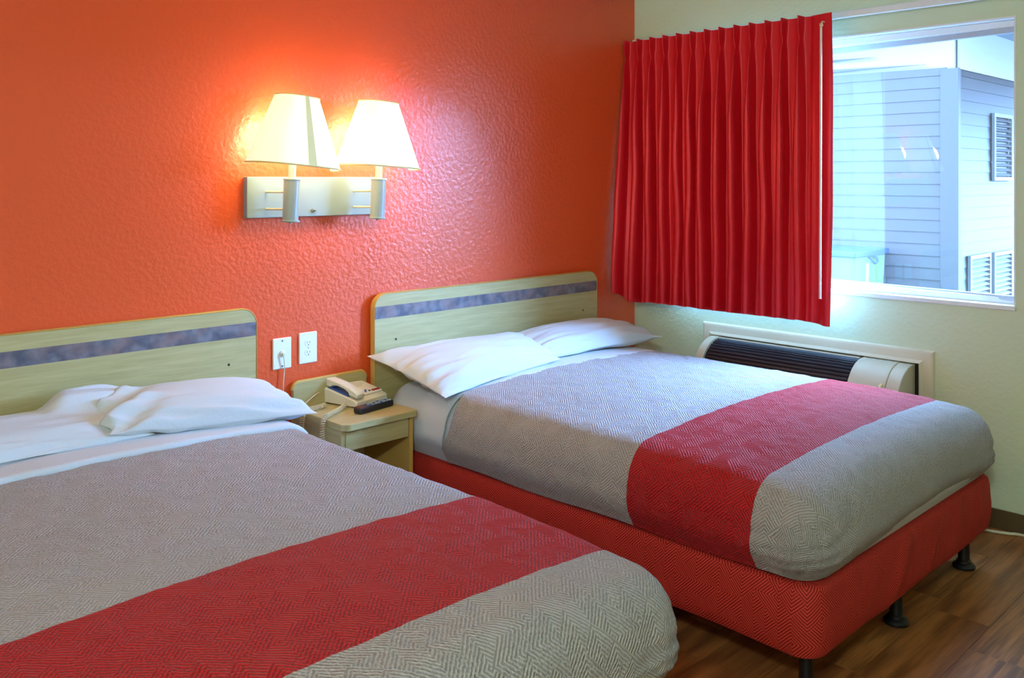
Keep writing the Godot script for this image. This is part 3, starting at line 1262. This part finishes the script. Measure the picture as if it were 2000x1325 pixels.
func make_telephone() -> void:
	var cream := mat(rgb(230, 222, 200), 0.35)
	var face := mat(rgb(232, 228, 218), 0.4)
	var blue := mat(rgb(52, 84, 150), 0.35)
	var t := thing("telephone", "cream desk telephone with handset, blue cradle and red label on the nightstand", "telephone", Vector3(-2.055, NS_TOP, 0.075))
	t.rotation.y = deg_to_rad(13)
	var hw := 0.098
	# wedge body: side outline (z, y) drawn out along x
	var side := PackedVector2Array([Vector2(-0.105, 0.004), Vector2(-0.105, 0.066), Vector2(-0.098, 0.072), Vector2(0.094, 0.032), Vector2(0.105, 0.024), Vector2(0.105, 0.004)])
	var bd := MB.new()
	bd.xf = Transform3D(Basis(Vector3(0, 0, 1), Vector3.UP, Vector3(1, 0, 0)), Vector3.ZERO)
	bd.prism(side, -hw, hw, 0.004)
	obj("body", bd.mesh(true, 40.0), cream, t)
	for q in [[-0.08, -0.08], [0.08, -0.08], [-0.08, 0.08], [0.08, 0.08]]:
		obj("foot", boxmesh(Vector3(q[0], 0.002, q[1]), Vector3(0.02, 0.004, 0.02)), M.black, t)
	var slope := atan2(0.040, 0.192)
	var tilt := Transform3D(Basis(Vector3.RIGHT, slope), Vector3(0, 0.0515, 0))
	# raised face plate on the right with a printed card
	var fp := obj("face_plate", boxmesh(Vector3(0.036, 0.004, -0.006), Vector3(0.112, 0.010, 0.176), 0.004), face, t)
	fp.transform = tilt
	var pr := mat(rgb(176, 172, 170), 0.6)
	for k in 7:
		var ln := obj("print_line", boxmesh(Vector3(0.03 + 0.008 * ((k * 5) % 3 - 1), 0.0093, -0.075 + k * 0.013), Vector3(0.05 + 0.016 * ((k * 7) % 3), 0.0006, 0.0025)), pr, t)
		ln.transform = tilt
	# keys along the front
	for r in 2:
		for c in 4:
			var kb := obj("key", boxmesh(Vector3(-0.012 + c * 0.0125, 0.0105, 0.052 + r * 0.012), Vector3(0.009, 0.004, 0.008), 0.0015), blue if (r + c) % 2 == 0 else M.white_plastic, t)
			kb.transform = tilt
	var rl := obj("red_label", boxmesh(Vector3(0.063, 0.0098, 0.066), Vector3(0.046, 0.002, 0.014), 0.0008), mat(rgb(176, 14, 30), 0.4), t)
	rl.transform = tilt
	# cradle and handset on the left
	var cr := obj("cradle", boxmesh(Vector3(-0.064, 0.002, -0.01), Vector3(0.05, 0.010, 0.12), 0.004), blue, t)
	cr.transform = tilt
	var hp := PackedVector2Array([Vector2(-0.104, 0.006), Vector2(-0.104, 0.034), Vector2(-0.096, 0.044), Vector2(-0.05, 0.048), Vector2(0.0, 0.049), Vector2(0.05, 0.045), Vector2(0.088, 0.036), Vector2(0.098, 0.026), Vector2(0.098, 0.006), Vector2(0.052, 0.006), Vector2(0.044, 0.018), Vector2(0.02, 0.026), Vector2(-0.02, 0.027), Vector2(-0.044, 0.020), Vector2(-0.056, 0.006)])
	for i in hp.size():
		hp[i].y = 0.006 + (hp[i].y - 0.006) * 0.84
	var hs := MB.new()
	hs.xf = tilt * Transform3D(Basis(Vector3(0, 0, 1), Vector3.UP, Vector3(1, 0, 0)), Vector3(-0.066, 0, 0))
	hs.prism(hp, -0.024, 0.024, 0.005)
	obj("handset", hs.mesh(true, 45.0), cream, t)
	# cords, laid out in the room's axes
	var inv := t.transform.affine_inverse()
	var cord_m := mat(rgb(220, 206, 172), 0.4)
	var spine := bezier([Vector3(-2.155, 0.595, 0.165), Vector3(-2.20, 0.586, 0.185), Vector3(-2.27, 0.586, 0.225), Vector3(-2.315, 0.584, 0.25), Vector3(-2.334, 0.55, 0.262), Vector3(-2.338, 0.47, 0.268), Vector3(-2.34, 0.40, 0.24), Vector3(-2.342, 0.37, 0.19), Vector3(-2.342, 0.42, 0.13), Vector3(-2.338, 0.52, 0.115), Vector3(-2.33, 0.575, 0.118), Vector3(-2.30, 0.588, 0.112), Vector3(-2.25, 0.586, 0.10), Vector3(-2.205, 0.586, 0.085)], 12)
	var coil := PackedVector3Array()
	var turns := 92.0
	var total := 0.0
	for i in range(1, spine.size()):
		total += spine[i].distance_to(spine[i - 1])
	var nst := int(turns * 12)
	var seg := 0
	var acc := 0.0
	var nrm := Vector3.UP
	for k in nst + 1:
		var want := total * k / nst
		while seg < spine.size() - 2 and acc + spine[seg].distance_to(spine[seg + 1]) < want:
			acc += spine[seg].distance_to(spine[seg + 1])
			seg += 1
		var d := spine[seg + 1] - spine[seg]
		var q := spine[seg] + d.normalized() * (want - acc)
		nrm = (nrm - d.normalized() * nrm.dot(d.normalized())).normalized()
		var bi := d.normalized().cross(nrm)
		var a := TAU * turns * k / nst
		coil.append(inv * (q + (nrm * cos(a) + bi * sin(a)) * 0.0086))
	var cm := MB.new()
	cm.tube(coil, 0.0021, 5)
	obj("coiled_cord", cm.mesh_lite(), cord_m, t)
	var lc := MB.new()
	var pl := PackedVector3Array()
	for q in bezier([Vector3(-2.363, 0.802, 0.020), Vector3(-2.358, 0.76, 0.016), Vector3(-2.362, 0.68, 0.014), Vector3(-2.364, 0.60, 0.02), Vector3(-2.36, 0.55, 0.05), Vector3(-2.345, 0.56, 0.075), Vector3(-2.31, 0.594, 0.075), Vector3(-2.26, 0.618, 0.06), Vector3(-2.20, 0.625, 0.025), Vector3(-2.155, 0.61, 0.0)], 8):
		pl.append(inv * q)
	lc.tube(pl, 0.0022, 6)
	obj("line_cord", lc.mesh_lite(), cord_m, t)


func make_remote() -> void:
	var t := thing("remote_control", "dark blue and brown remote control lying in front of the telephone", "remote", Vector3(-2.078, NS_TOP + 0.0008, 0.252))
	t.rotation.y = deg_to_rad(9)
	var b := MB.new()
	var o := rounded(-0.098, 0.098, -0.024, 0.024, 0.012, 0.012, 5)
	b.xf = Transform3D(Basis(Vector3.RIGHT, PI / 2), Vector3(0, 0.024, 0))
	b.prism(o, 0.0, 0.024, 0.004)
	obj("body", b.mesh(true, 40.0), mat(rgb(22, 26, 36), 0.35), t)
	obj("end_cap", boxmesh(Vector3(-0.072, 0.0242, 0), Vector3(0.042, 0.003, 0.04), 0.0014), mat(rgb(92, 58, 48), 0.4), t)
	obj("key_plate", boxmesh(Vector3(0.022, 0.0242, 0), Vector3(0.135, 0.002, 0.04), 0.0009), mat(rgb(44, 78, 118), 0.35), t)
	for c in 8:
		for r in 3:
			var light := (c + r * 2) % 4 != 0
			obj("button", boxmesh(Vector3(-0.034 + c * 0.0165, 0.0258, -0.0125 + r * 0.0125), Vector3(0.009, 0.003, 0.007), 0.0013), mat(rgb(176, 190, 206), 0.4) if light else mat(rgb(60, 92, 140), 0.4), t)


# ------------------------------------------------------------------ wall lamp
func make_wall_lamp() -> void:
	var t := thing("wall_lamp", "white double swing-arm wall lamp with two cream shades on the orange wall", "lamp", Vector3(-2.22, 1.36, 0))
	var o := Vector3(-2.22, 1.36, 0)
	obj("back_plate", boxmesh(Vector3(-2.215, 1.460, 0.0155) - o, Vector3(0.64, 0.166, 0.031), 0.003), mat(rgb(140, 156, 158), 0.4), t)
	var kn := MB.new()
	kn.xf = Transform3D(Basis(Vector3.RIGHT, PI / 2) * Basis(Vector3.FORWARD, 0.25), Vector3(-2.232, 1.402, 0.031) - o)
	kn.lathe(PackedVector2Array([Vector2(0.0, -0.002), Vector2(0.009, -0.002), Vector2(0.009, 0.003), Vector2(0.0045, 0.004), Vector2(0.004, 0.02), Vector2(0.0, 0.021)]), Vector3.ZERO, 12)
	obj("switch_knob", kn.mesh(true, 40.0), mat(rgb(120, 124, 118), 0.3), t)
	var shade_m := mat(rgb(246, 240, 222), 0.8, 0.2)
	shade_m.emission_enabled = true
	shade_m.emission = SHADE_GLOW
	shade_m.emission_energy_multiplier = SHADE_ENERGY
	shade_m.backlight_enabled = true
	shade_m.backlight = Color(0.22, 0.21, 0.18)
	var trim_m := mat(rgb(214, 206, 150), 0.7)
	var seam_m := mat(rgb(196, 196, 140), 0.8)
	seam_m.emission_enabled = true      # the doubled cloth lets less light through
	seam_m.emission = SHADE_GLOW
	seam_m.emission_energy_multiplier = SHADE_ENERGY * 0.55
	for e in [[-2.398, 0.135, true], [-1.972, 0.135, false]]:
		var x: float = e[0]
		var z: float = e[1]
		# each lamp leans a little
		var lean := Transform3D(Basis(Vector3.FORWARD, deg_to_rad(2.4)), Vector3(x, 1.45, z) - o)
		for y in [1.482, 1.413]:
			var rd := MB.new()
			var ax := x - 0.052
			rd.tube(PackedVector3Array([Vector3(ax, y, 0.025) - o, Vector3(ax, y, 0.055) - o, Vector3(ax + 0.008, y, 0.068) - o, Vector3(x - 0.01, y, z - 0.01) - o]), 0.0045, 8)
			obj("arm_rod", rd.mesh(true, 60.0), mat(rgb(214, 200, 168), 0.35), t)
		var tb := MB.new()
		tb.xf = lean
		tb.lathe(PackedVector2Array([Vector2(0.0, -0.094), Vector2(0.006, -0.094), Vector2(0.006, -0.089), Vector2(0.034, -0.089), Vector2(0.036, -0.087), Vector2(0.036, -0.082), Vector2(0.0315, -0.081), Vector2(0.0315, 0.079), Vector2(0.0355, 0.080), Vector2(0.0355, 0.085), Vector2(0.033, 0.087), Vector2(0.0, 0.087)]), Vector3.ZERO, 28)
		obj("holder_tube", tb.mesh(true, 35.0), M.white_metal, t)
		var nk := MB.new()
		nk.xf = lean
		nk.lathe(PackedVector2Array([Vector2(0.0155, 0.086), Vector2(0.0155, 0.17), Vector2(0.0, 0.17)]), Vector3.ZERO, 18)
		obj("neck", nk.mesh(true, 40.0), M.white_metal, t)
		# half shade: a flat open back towards the wall, a bowed front
		var sh := MB.new()
		sh.xf = lean
		var y0 := 0.146
		var y1 := 0.430
		var cock := Basis(Vector3.FORWARD, deg_to_rad(2.6 if e[2] else 0.8))
		var ring := func(s: float, k: float) -> Vector3:
			# s along the bow 0..1, k from bottom to top
			var hw: float = lerpf(0.200, 0.093, k)
			var dp: float = lerpf(0.165, 0.085, k)
			var a := PI * (1.0 - s)
			var cx := signf(cos(a)) * pow(absf(cos(a)), 0.72) * hw
			var cz := pow(maxf(sin(a), 0.0), 0.72) * dp
			return cock * Vector3(cx + (0.018 if e[2] else 0.012), lerpf(y0, y1, k) - 0.008, cz - 0.062)
		var pts := PackedVector3Array()
		var uvs := PackedVector2Array()
		var n := 48
		for pass_ in 2:
			pts = PackedVector3Array()
			uvs = PackedVector2Array()
			for k in 9:
				for i in n + 1:
					var q: Vector3 = ring.call(i / float(n), k / 8.0)
					if pass_ == 1:
						q = Vector3(q.x * 0.985, q.y, q.z - 0.002)
					pts.append(q)
					uvs.append(Vector2(i, k))
			sh.grid(pts, uvs, 9, n + 1, pass_ == 1)
		var shade := obj("lamp_shade", sh.mesh_lite(), shade_m, t)
		for k in [0.0, 1.0]:
			var rim := MB.new()
			rim.xf = lean
			var line := PackedVector3Array()
			for i in n + 1:
				line.append(ring.call(i / float(n), k))
			rim.tube(line, 0.0035, 6)
			obj("rim_trim", rim.mesh_lite(), trim_m, shade)
		if e[2]:
			var sm := MB.new()
			sm.xf = lean
			pts = PackedVector3Array()
			uvs = PackedVector2Array()
			for k in 9:
				for i in 3:
					var q: Vector3 = ring.call(0.492 + i * 0.013, k / 8.0)
					var c: Vector3 = Vector3(0, q.y, -0.06)
					pts.append(q + (q - c).normalized() * 0.003)
					uvs.append(Vector2(i, k))
			sm.grid(pts, uvs, 9, 3)
			obj("seam", sm.mesh_lite(), seam_m, shade)
		# the bulb and its light
		var bl := MB.new()
		bl.xf = lean
		bl.lathe(PackedVector2Array([Vector2(0.0, 0.17), Vector2(0.013, 0.175), Vector2(0.014, 0.2), Vector2(0.026, 0.235), Vector2(0.03, 0.26), Vector2(0.024, 0.285), Vector2(0.0, 0.295)]), Vector3.ZERO, 16)
		var bm := mat(Color.WHITE, 0.5)
		bm.emission_enabled = true
		bm.emission = LAMP
		bm.emission_energy_multiplier = 2.0
		obj("bulb", bl.mesh_lite(), bm, t)
		omni("bulb_light", lean * Vector3(0, 0.26, 0.012), LAMP, LAMP_ENERGY, 0.08, t)


# ------------------------------------------------------------------ curtain
func make_curtain() -> void:
	var t := thing("curtain", "red pinch-pleated curtain drawn across the left part of the window", "curtain", Vector3(-0.1, 0.83, 0.65))
	var base := Vector3(-0.1, 0.83, 0.65)
	var top := 2.345
	var za := 0.012
	var zb := 1.285
	var pleats := 13
	var jit := noise(0.35, 7, 2)
	var per := 30
	var n := pleats * per + 26
	var rows := 90
	var pts := PackedVector3Array()
	var uvs := PackedVector2Array()
	for r in rows + 1:
		var v := pow(r / float(rows), 1.25)       # 0 top .. 1 hem
		for i in n + 1:
			var s := i / float(per)                # in pleats
			var fi := floorf(s + 0.5)
			var open := smoothstep(0.07, 0.34, v)  # below the tack each pleat opens into a soft fold
			var lead := pleats - 0.45
			var flat := smoothstep(lead + 0.25, lead - 0.05, s) if s > lead else 1.0
			var drift := (jit.get_noise_2d(fi * 13.0, v * 3.0) * 0.12 + jit.get_noise_2d(fi * 7.0, 90.0) * 0.10) * open
			var ph := clampf(s - fi + drift, -0.5, 0.5)
			var z := lerpf(za, zb, i / float(n))
			# heading: a narrow fin, the cloth between bowing back
			var tack := exp(-pow((v - 0.078) / 0.022, 2.0))
			var head := exp(-pow(ph / (0.10 - 0.03 * tack), 2.0)) * (0.040 - 0.014 * tack) - 0.008 * (0.5 + 0.5 * cos(TAU * (ph + 0.5)))
			var amp := 0.068 + 0.03 * jit.get_noise_2d(fi * 9.0, 3.0) + 0.012 * jit.get_noise_2d(fi * 31.0, v * 5.0)
			var c := pow(0.5 + 0.5 * cos(TAU * ph), lerpf(4.5, 2.3, smoothstep(0.08, 0.5, v)))
			var fold := amp * c
			var x := -0.078 - lerpf(head, fold, open) * flat
			c *= flat
			# folds lean over a little
			z += 0.020 * sin(TAU * ph) * open * c + 0.006 * jit.get_noise_2d(fi * 17.0, v * 4.0) * open
			var left := smoothstep(2.2, 0.0, s)
			# the return at the left swings into the room lower down
			x -= left * 0.105 * smoothstep(0.1, 0.9, v)
			z += left * 0.028 * smoothstep(0.1, 0.9, v)
			x -= 0.012 * v
			# the leading edge stands out and bells at the foot
			var le := smoothstep(pleats - 0.6, pleats + 0.8, s)
			x -= le * (0.022 + 0.02 * v - 0.012 * cos((s - pleats) * 5.0) * v)
			z += le * 0.018 * sin(v * PI * 0.9)
			var hem := 0.822 + 0.012 * c + left * 0.05 * smoothstep(0.9, 0.0, s) - le * 0.004
			var y := lerpf(top + (z - 0.6) * 0.006 + 0.006 * c * (1.0 - le), hem, v)
			x = minf(x, -0.02)
			pts.append(Vector3(x, y, z) - base)
			uvs.append(Vector2(s * 0.1, v * 1.5))
	var b := MB.new()
	b.grid(pts, uvs, rows + 1, n + 1, true)
	obj("cloth", b.mesh_lite(), M.curtain, t)
	# pale lining behind, a few millimetres shorter
	var bk := PackedVector3Array()
	for k in pts.size():
		var q := pts[k]
		bk.append(q + Vector3(0.004, 0.006 if k / (n + 1) == rows else 0.0, -0.003 if k % (n + 1) == n else 0.0))
	var lb := MB.new()
	lb.grid(bk, uvs, rows + 1, n + 1, false)
	obj("lining", lb.mesh_lite(), mat(rgb(220, 218, 214), 0.9, 0.2), t)
	var w := MB.new()
	w.tube(PackedVector3Array([Vector3(-0.165, 2.27, 1.262) - base, Vector3(-0.165, 2.25, 1.262) - base, Vector3(-0.17, 1.6, 1.262) - base, Vector3(-0.175, 0.955, 1.262) - base]), 0.0058, 8)
	obj("wand", w.mesh(true, 50.0), mat(rgb(232, 222, 206), 0.4), t)
	var k := MB.new()
	k.lathe(PackedVector2Array([Vector2(0.0, -0.012), Vector2(0.008, -0.009), Vector2(0.0095, 0.0), Vector2(0.007, 0.008), Vector2(0.0, 0.011)]), Vector3(-0.163, 2.283, 1.262) - base, 12)
	k.tube(PackedVector3Array([Vector3(-0.163, 2.29, 1.262) - base, Vector3(-0.155, 2.30, 1.262) - base, Vector3(-0.13, 2.30, 1.262) - base]), 0.003, 6)
	obj("wand_hook", k.mesh(), mat(rgb(226, 190, 150), 0.4), t)

	# traverse rail on the wall above the window
	var rail := thing("curtain_rail", "white traverse rail on the wall above the window", "curtain rail", Vector3(-0.04, 2.34, 1.2))
	var rb := MB.new()
	rb.rbox(Vector3(-0.0, 0.0, 0.0), Vector3(0.022, 0.034, 2.36), 0.005)
	obj("rail", rb.mesh(), M.white_paint, rail)
	for z in [-1.1, 0.0, 1.1]:
		obj("bracket", boxmesh(Vector3(0.0225, 0.0, z), Vector3(0.035, 0.03, 0.02), 0.002), M.white_paint, rail)


# ------------------------------------------------------------------ air conditioner
func make_air_conditioner() -> void:
	var beige := mat(rgb(206, 200, 176), 0.45)
	var trim_c := mat(rgb(216, 212, 186), 0.5)
	var navy := mat(rgb(18, 20, 34), 0.4)
	var t := thing("air_conditioner", "beige wall air conditioner with dark grille, under the window behind the far bed", "air conditioner", Vector3(0, 0.2, 1.1))
	var o := Vector3(0, 0.2, 1.1)
	# mitred trim round the sleeve
	var z0 := 0.485
	var z1 := 1.735
	var y0 := 0.2
	var y1 := 0.742
	var wd := 0.066
	var tr := MB.new()
	var sec := [[0.0, 0.0], [0.006, -0.012], [0.016, -0.016], [wd - 0.018, -0.018], [wd - 0.004, -0.026], [wd, -0.022], [wd, 0.0]]
	var pts := PackedVector3Array()
	var uvs := PackedVector2Array()
	for q in sec:
		for c in [[z0, y0, 1, 1], [z1, y0, -1, 1], [z1, y1, -1, -1], [z0, y1, 1, -1], [z0, y0, 1, 1]]:
			pts.append(Vector3(q[1], c[1] + c[3] * q[0], c[0] + c[2] * q[0]) - o)
			uvs.append(Vector2.ZERO)
	tr.grid(pts, uvs, sec.size(), 5)
	obj("wall_trim", tr.mesh(true, 25.0), trim_c, t)
	var sl := MB.new()   # dark gap inside the sleeve
	sl.box(Vector3(-0.003, (y0 + y1) / 2, (z0 + z1) / 2) - o, Vector3(0.004, y1 - y0 - 2 * wd, z1 - z0 - 2 * wd))
	obj("sleeve", sl.mesh(), M.dark_hole, t)
	# casing: side outline (depth, height), bowed at the top
	var prof := PackedVector2Array()
	prof.append(Vector2(0.006, y0 + wd))
	for i in 13:
		var a := i / 12.0 * PI / 2
		prof.append(Vector2(0.03 + 0.185 * cos(a), 0.47 + 0.198 * sin(a)))
	prof.append(Vector2(0.006, 0.668))
	prof.append(Vector2(0.006, y0 + wd))
	var low := Vector2(0.215, y0 + wd)
	prof.insert(1, low)
	var zz0 := z0 + wd + 0.006
	var zz1 := z1 - wd - 0.022
	var shell := func(a: float, b: float, grow: float) -> ArrayMesh:
		var pl := PackedVector2Array()
		for i in prof.size() - 1:
			pl.append(Vector2(-prof[i].x - (grow if prof[i].x > 0.01 else 0.0), prof[i].y + (grow if prof[i].y > 0.5 else 0.0)))
		var m := MB.new()
		# outline lies in (x, y), drawn out along z
		m.xf = Transform3D(Basis(), -o)
		m.prism(pl, a, b, 0.003)
		return m.mesh(true, 35.0)
	obj("end_panel", shell.call(zz0, zz0 + 0.045, 0.004), beige, t)
	obj("control_cover", shell.call(1.405, zz1 - 0.065, 0.004), beige, t)
	obj("end_panel", shell.call(zz1 - 0.063, zz1, 0.003), beige, t)
	obj("top_strip", boxmesh(Vector3(-0.022, 0.664, (zz0 + 1.40) / 2 + 0.02) - o, Vector3(0.03, 0.012, 1.40 - zz0 - 0.05), 0.002), beige, t)
	var gr := obj("grille", shell.call(zz0 + 0.047, 1.403, -0.006), navy, t)
	for k in 14:
		# louvre bars following the bow
		var a := (k + 0.7) / 14.0 * PI / 2
		var b := MB.new()
		b.rbox(Vector3.ZERO, Vector3(0.005, 0.010, 1.40 - zz0 - 0.052), 0.0015, 1)
		var s := obj("slat", b.mesh(), navy, gr)
		s.position = Vector3(-(0.03 + 0.180 * cos(a)), 0.47 + 0.193 * sin(a), (zz0 + 0.047 + 1.403) / 2) - o
		s.rotation.z = -a * 0.6
	var kn := MB.new()
	kn.xf = Transform3D(Basis(Vector3.FORWARD, -PI / 2 - 0.6), Vector3(-0.195, 0.585, 1.567) - o)
	kn.lathe(PackedVector2Array([Vector2(0.0, 0.016), Vector2(0.006, 0.015), Vector2(0.0085, 0.008), Vector2(0.0085, -0.006), Vector2(0.0, -0.008)]), Vector3.ZERO, 14)
	obj("latch_knob", kn.mesh(true, 50.0), mat(rgb(222, 206, 150), 0.35), t)

	# its power cord on the floor
	var cd := MB.new()
	cd.xf = Transform3D(Basis(), -o)
	cd.tube(bezier([Vector3(-0.05, 0.24, 1.64), Vector3(-0.05, 0.10, 1.68), Vector3(-0.06, 0.03, 1.74), Vector3(-0.075, 0.0075, 1.82), Vector3(-0.085, 0.0075, 1.96), Vector3(-0.055, 0.0075, 2.06), Vector3(-0.03, 0.0075, 2.12), Vector3(-0.028, 0.0075, 2.4), Vector3(-0.03, 0.0075, 2.9)], 8), 0.0065, 8)
	obj("power_cord", cd.mesh_lite(), mat(rgb(214, 206, 176), 0.45), t)


# ------------------------------------------------------------------ wall plates
func plate(w: float, h: float) -> ArrayMesh:
	var b := MB.new()
	b.prism(rounded(-w / 2, w / 2, -h / 2, h / 2, 0.005, 0.005, 4), 0.0, 0.0075, 0.0028)
	return b.mesh(true, 50.0)


func dot(r: float, h: float) -> ArrayMesh:
	var c := MB.new()
	c.xf = Transform3D(Basis(Vector3.RIGHT, PI / 2), Vector3.ZERO)
	c.lathe(PackedVector2Array([Vector2(0.0, h), Vector2(r * 0.7, h), Vector2(r, h * 0.5), Vector2(r, -0.001)]), Vector3.ZERO, 14)
	return c.mesh(true, 50.0)


func make_wall_plates() -> void:
	var t := thing("phone_jack", "white telephone jack plate with a plugged cord on the orange wall", "wall plate", Vector3(-2.363, 0.8125, 0))
	obj("plate", plate(0.086, 0.128), M.white_plastic, t)
	for y in [-0.052, 0.052]:
		var s := obj("screw", dot(0.0042, 0.001), mat(rgb(90, 92, 108), 0.3), t)
		s.position = Vector3(0.0, y, 0.0072)
	var so := obj("socket", dot(0.0135, 0.006), mat(rgb(222, 216, 196), 0.4), t)
	so.position = Vector3(0, 0.0, 0.0068)
	obj("plug", boxmesh(Vector3(0, -0.004, 0.0155), Vector3(0.011, 0.014, 0.011), 0.002), mat(rgb(206, 204, 176), 0.35), t)

	var p := thing("power_outlet", "white duplex power outlet on the orange wall, right of the telephone jack", "outlet", Vector3(-2.2395, 0.8205, 0))
	obj("plate", plate(0.087, 0.131), M.white_plastic, p)
	for y in [-0.0205, 0.0205]:
		var f := MB.new()
		f.prism(rounded(-0.017, 0.017, y - 0.014, y + 0.014, 0.012, 0.012, 5), 0.007, 0.0086, 0.0006)
		var face := obj("receptacle", f.mesh(true, 40.0), M.white_plastic, p)
		for x in [-0.0065, 0.0065]:
			obj("slot", boxmesh(Vector3(x, y + 0.003, 0.0086), Vector3(0.0022, 0.009, 0.0008)), mat(rgb(120, 122, 130), 0.6), face)
		var g := obj("slot", dot(0.0026, 0.0004), mat(rgb(80, 82, 90), 0.6), face)
		g.position = Vector3(0, y - 0.008, 0.0086)
	var sc := obj("screw", dot(0.003, 0.001), mat(rgb(150, 152, 160), 0.3), p)
	sc.position = Vector3(0, 0, 0.0075)


# ------------------------------------------------------------------ the room's own lamp, behind the camera
func make_ceiling_lamp() -> void:
	var at := Vector3(-5.0, TOP, 3.6)
	var t := thing("ceiling_lamp", "round frosted ceiling lamp behind the viewer", "lamp", at)
	var b := MB.new()
	b.lathe(PackedVector2Array([Vector2(0.0, -0.11), Vector2(0.08, -0.105), Vector2(0.15, -0.08), Vector2(0.18, -0.03), Vector2(0.18, -0.02), Vector2(0.0, -0.02)]), Vector3.ZERO, 28)
	var gm := mat(rgb(250, 246, 236), 0.5)
	gm.emission_enabled = true
	gm.emission = ROOM
	gm.emission_energy_multiplier = 3.0
	obj("glass_shade", b.mesh_lite(), gm, t)
	var r := MB.new()
	r.lathe(PackedVector2Array([Vector2(0.0, -0.022), Vector2(0.19, -0.022), Vector2(0.19, 0.0), Vector2(0.0, 0.0)]), Vector3.ZERO, 28)
	obj("base_ring", r.mesh(), M.white_metal, t)
	omni("lamp_light", Vector3(0, -0.07, 0), ROOM, ROOM_ENERGY, 0.16, t)


const SHADE_GLOW := Color(1.0, 0.97, 0.84)
const SHADE_ENERGY := 0.45
const LAMP_ENERGY := 0.14
const ROOM_ENERGY := 5.2
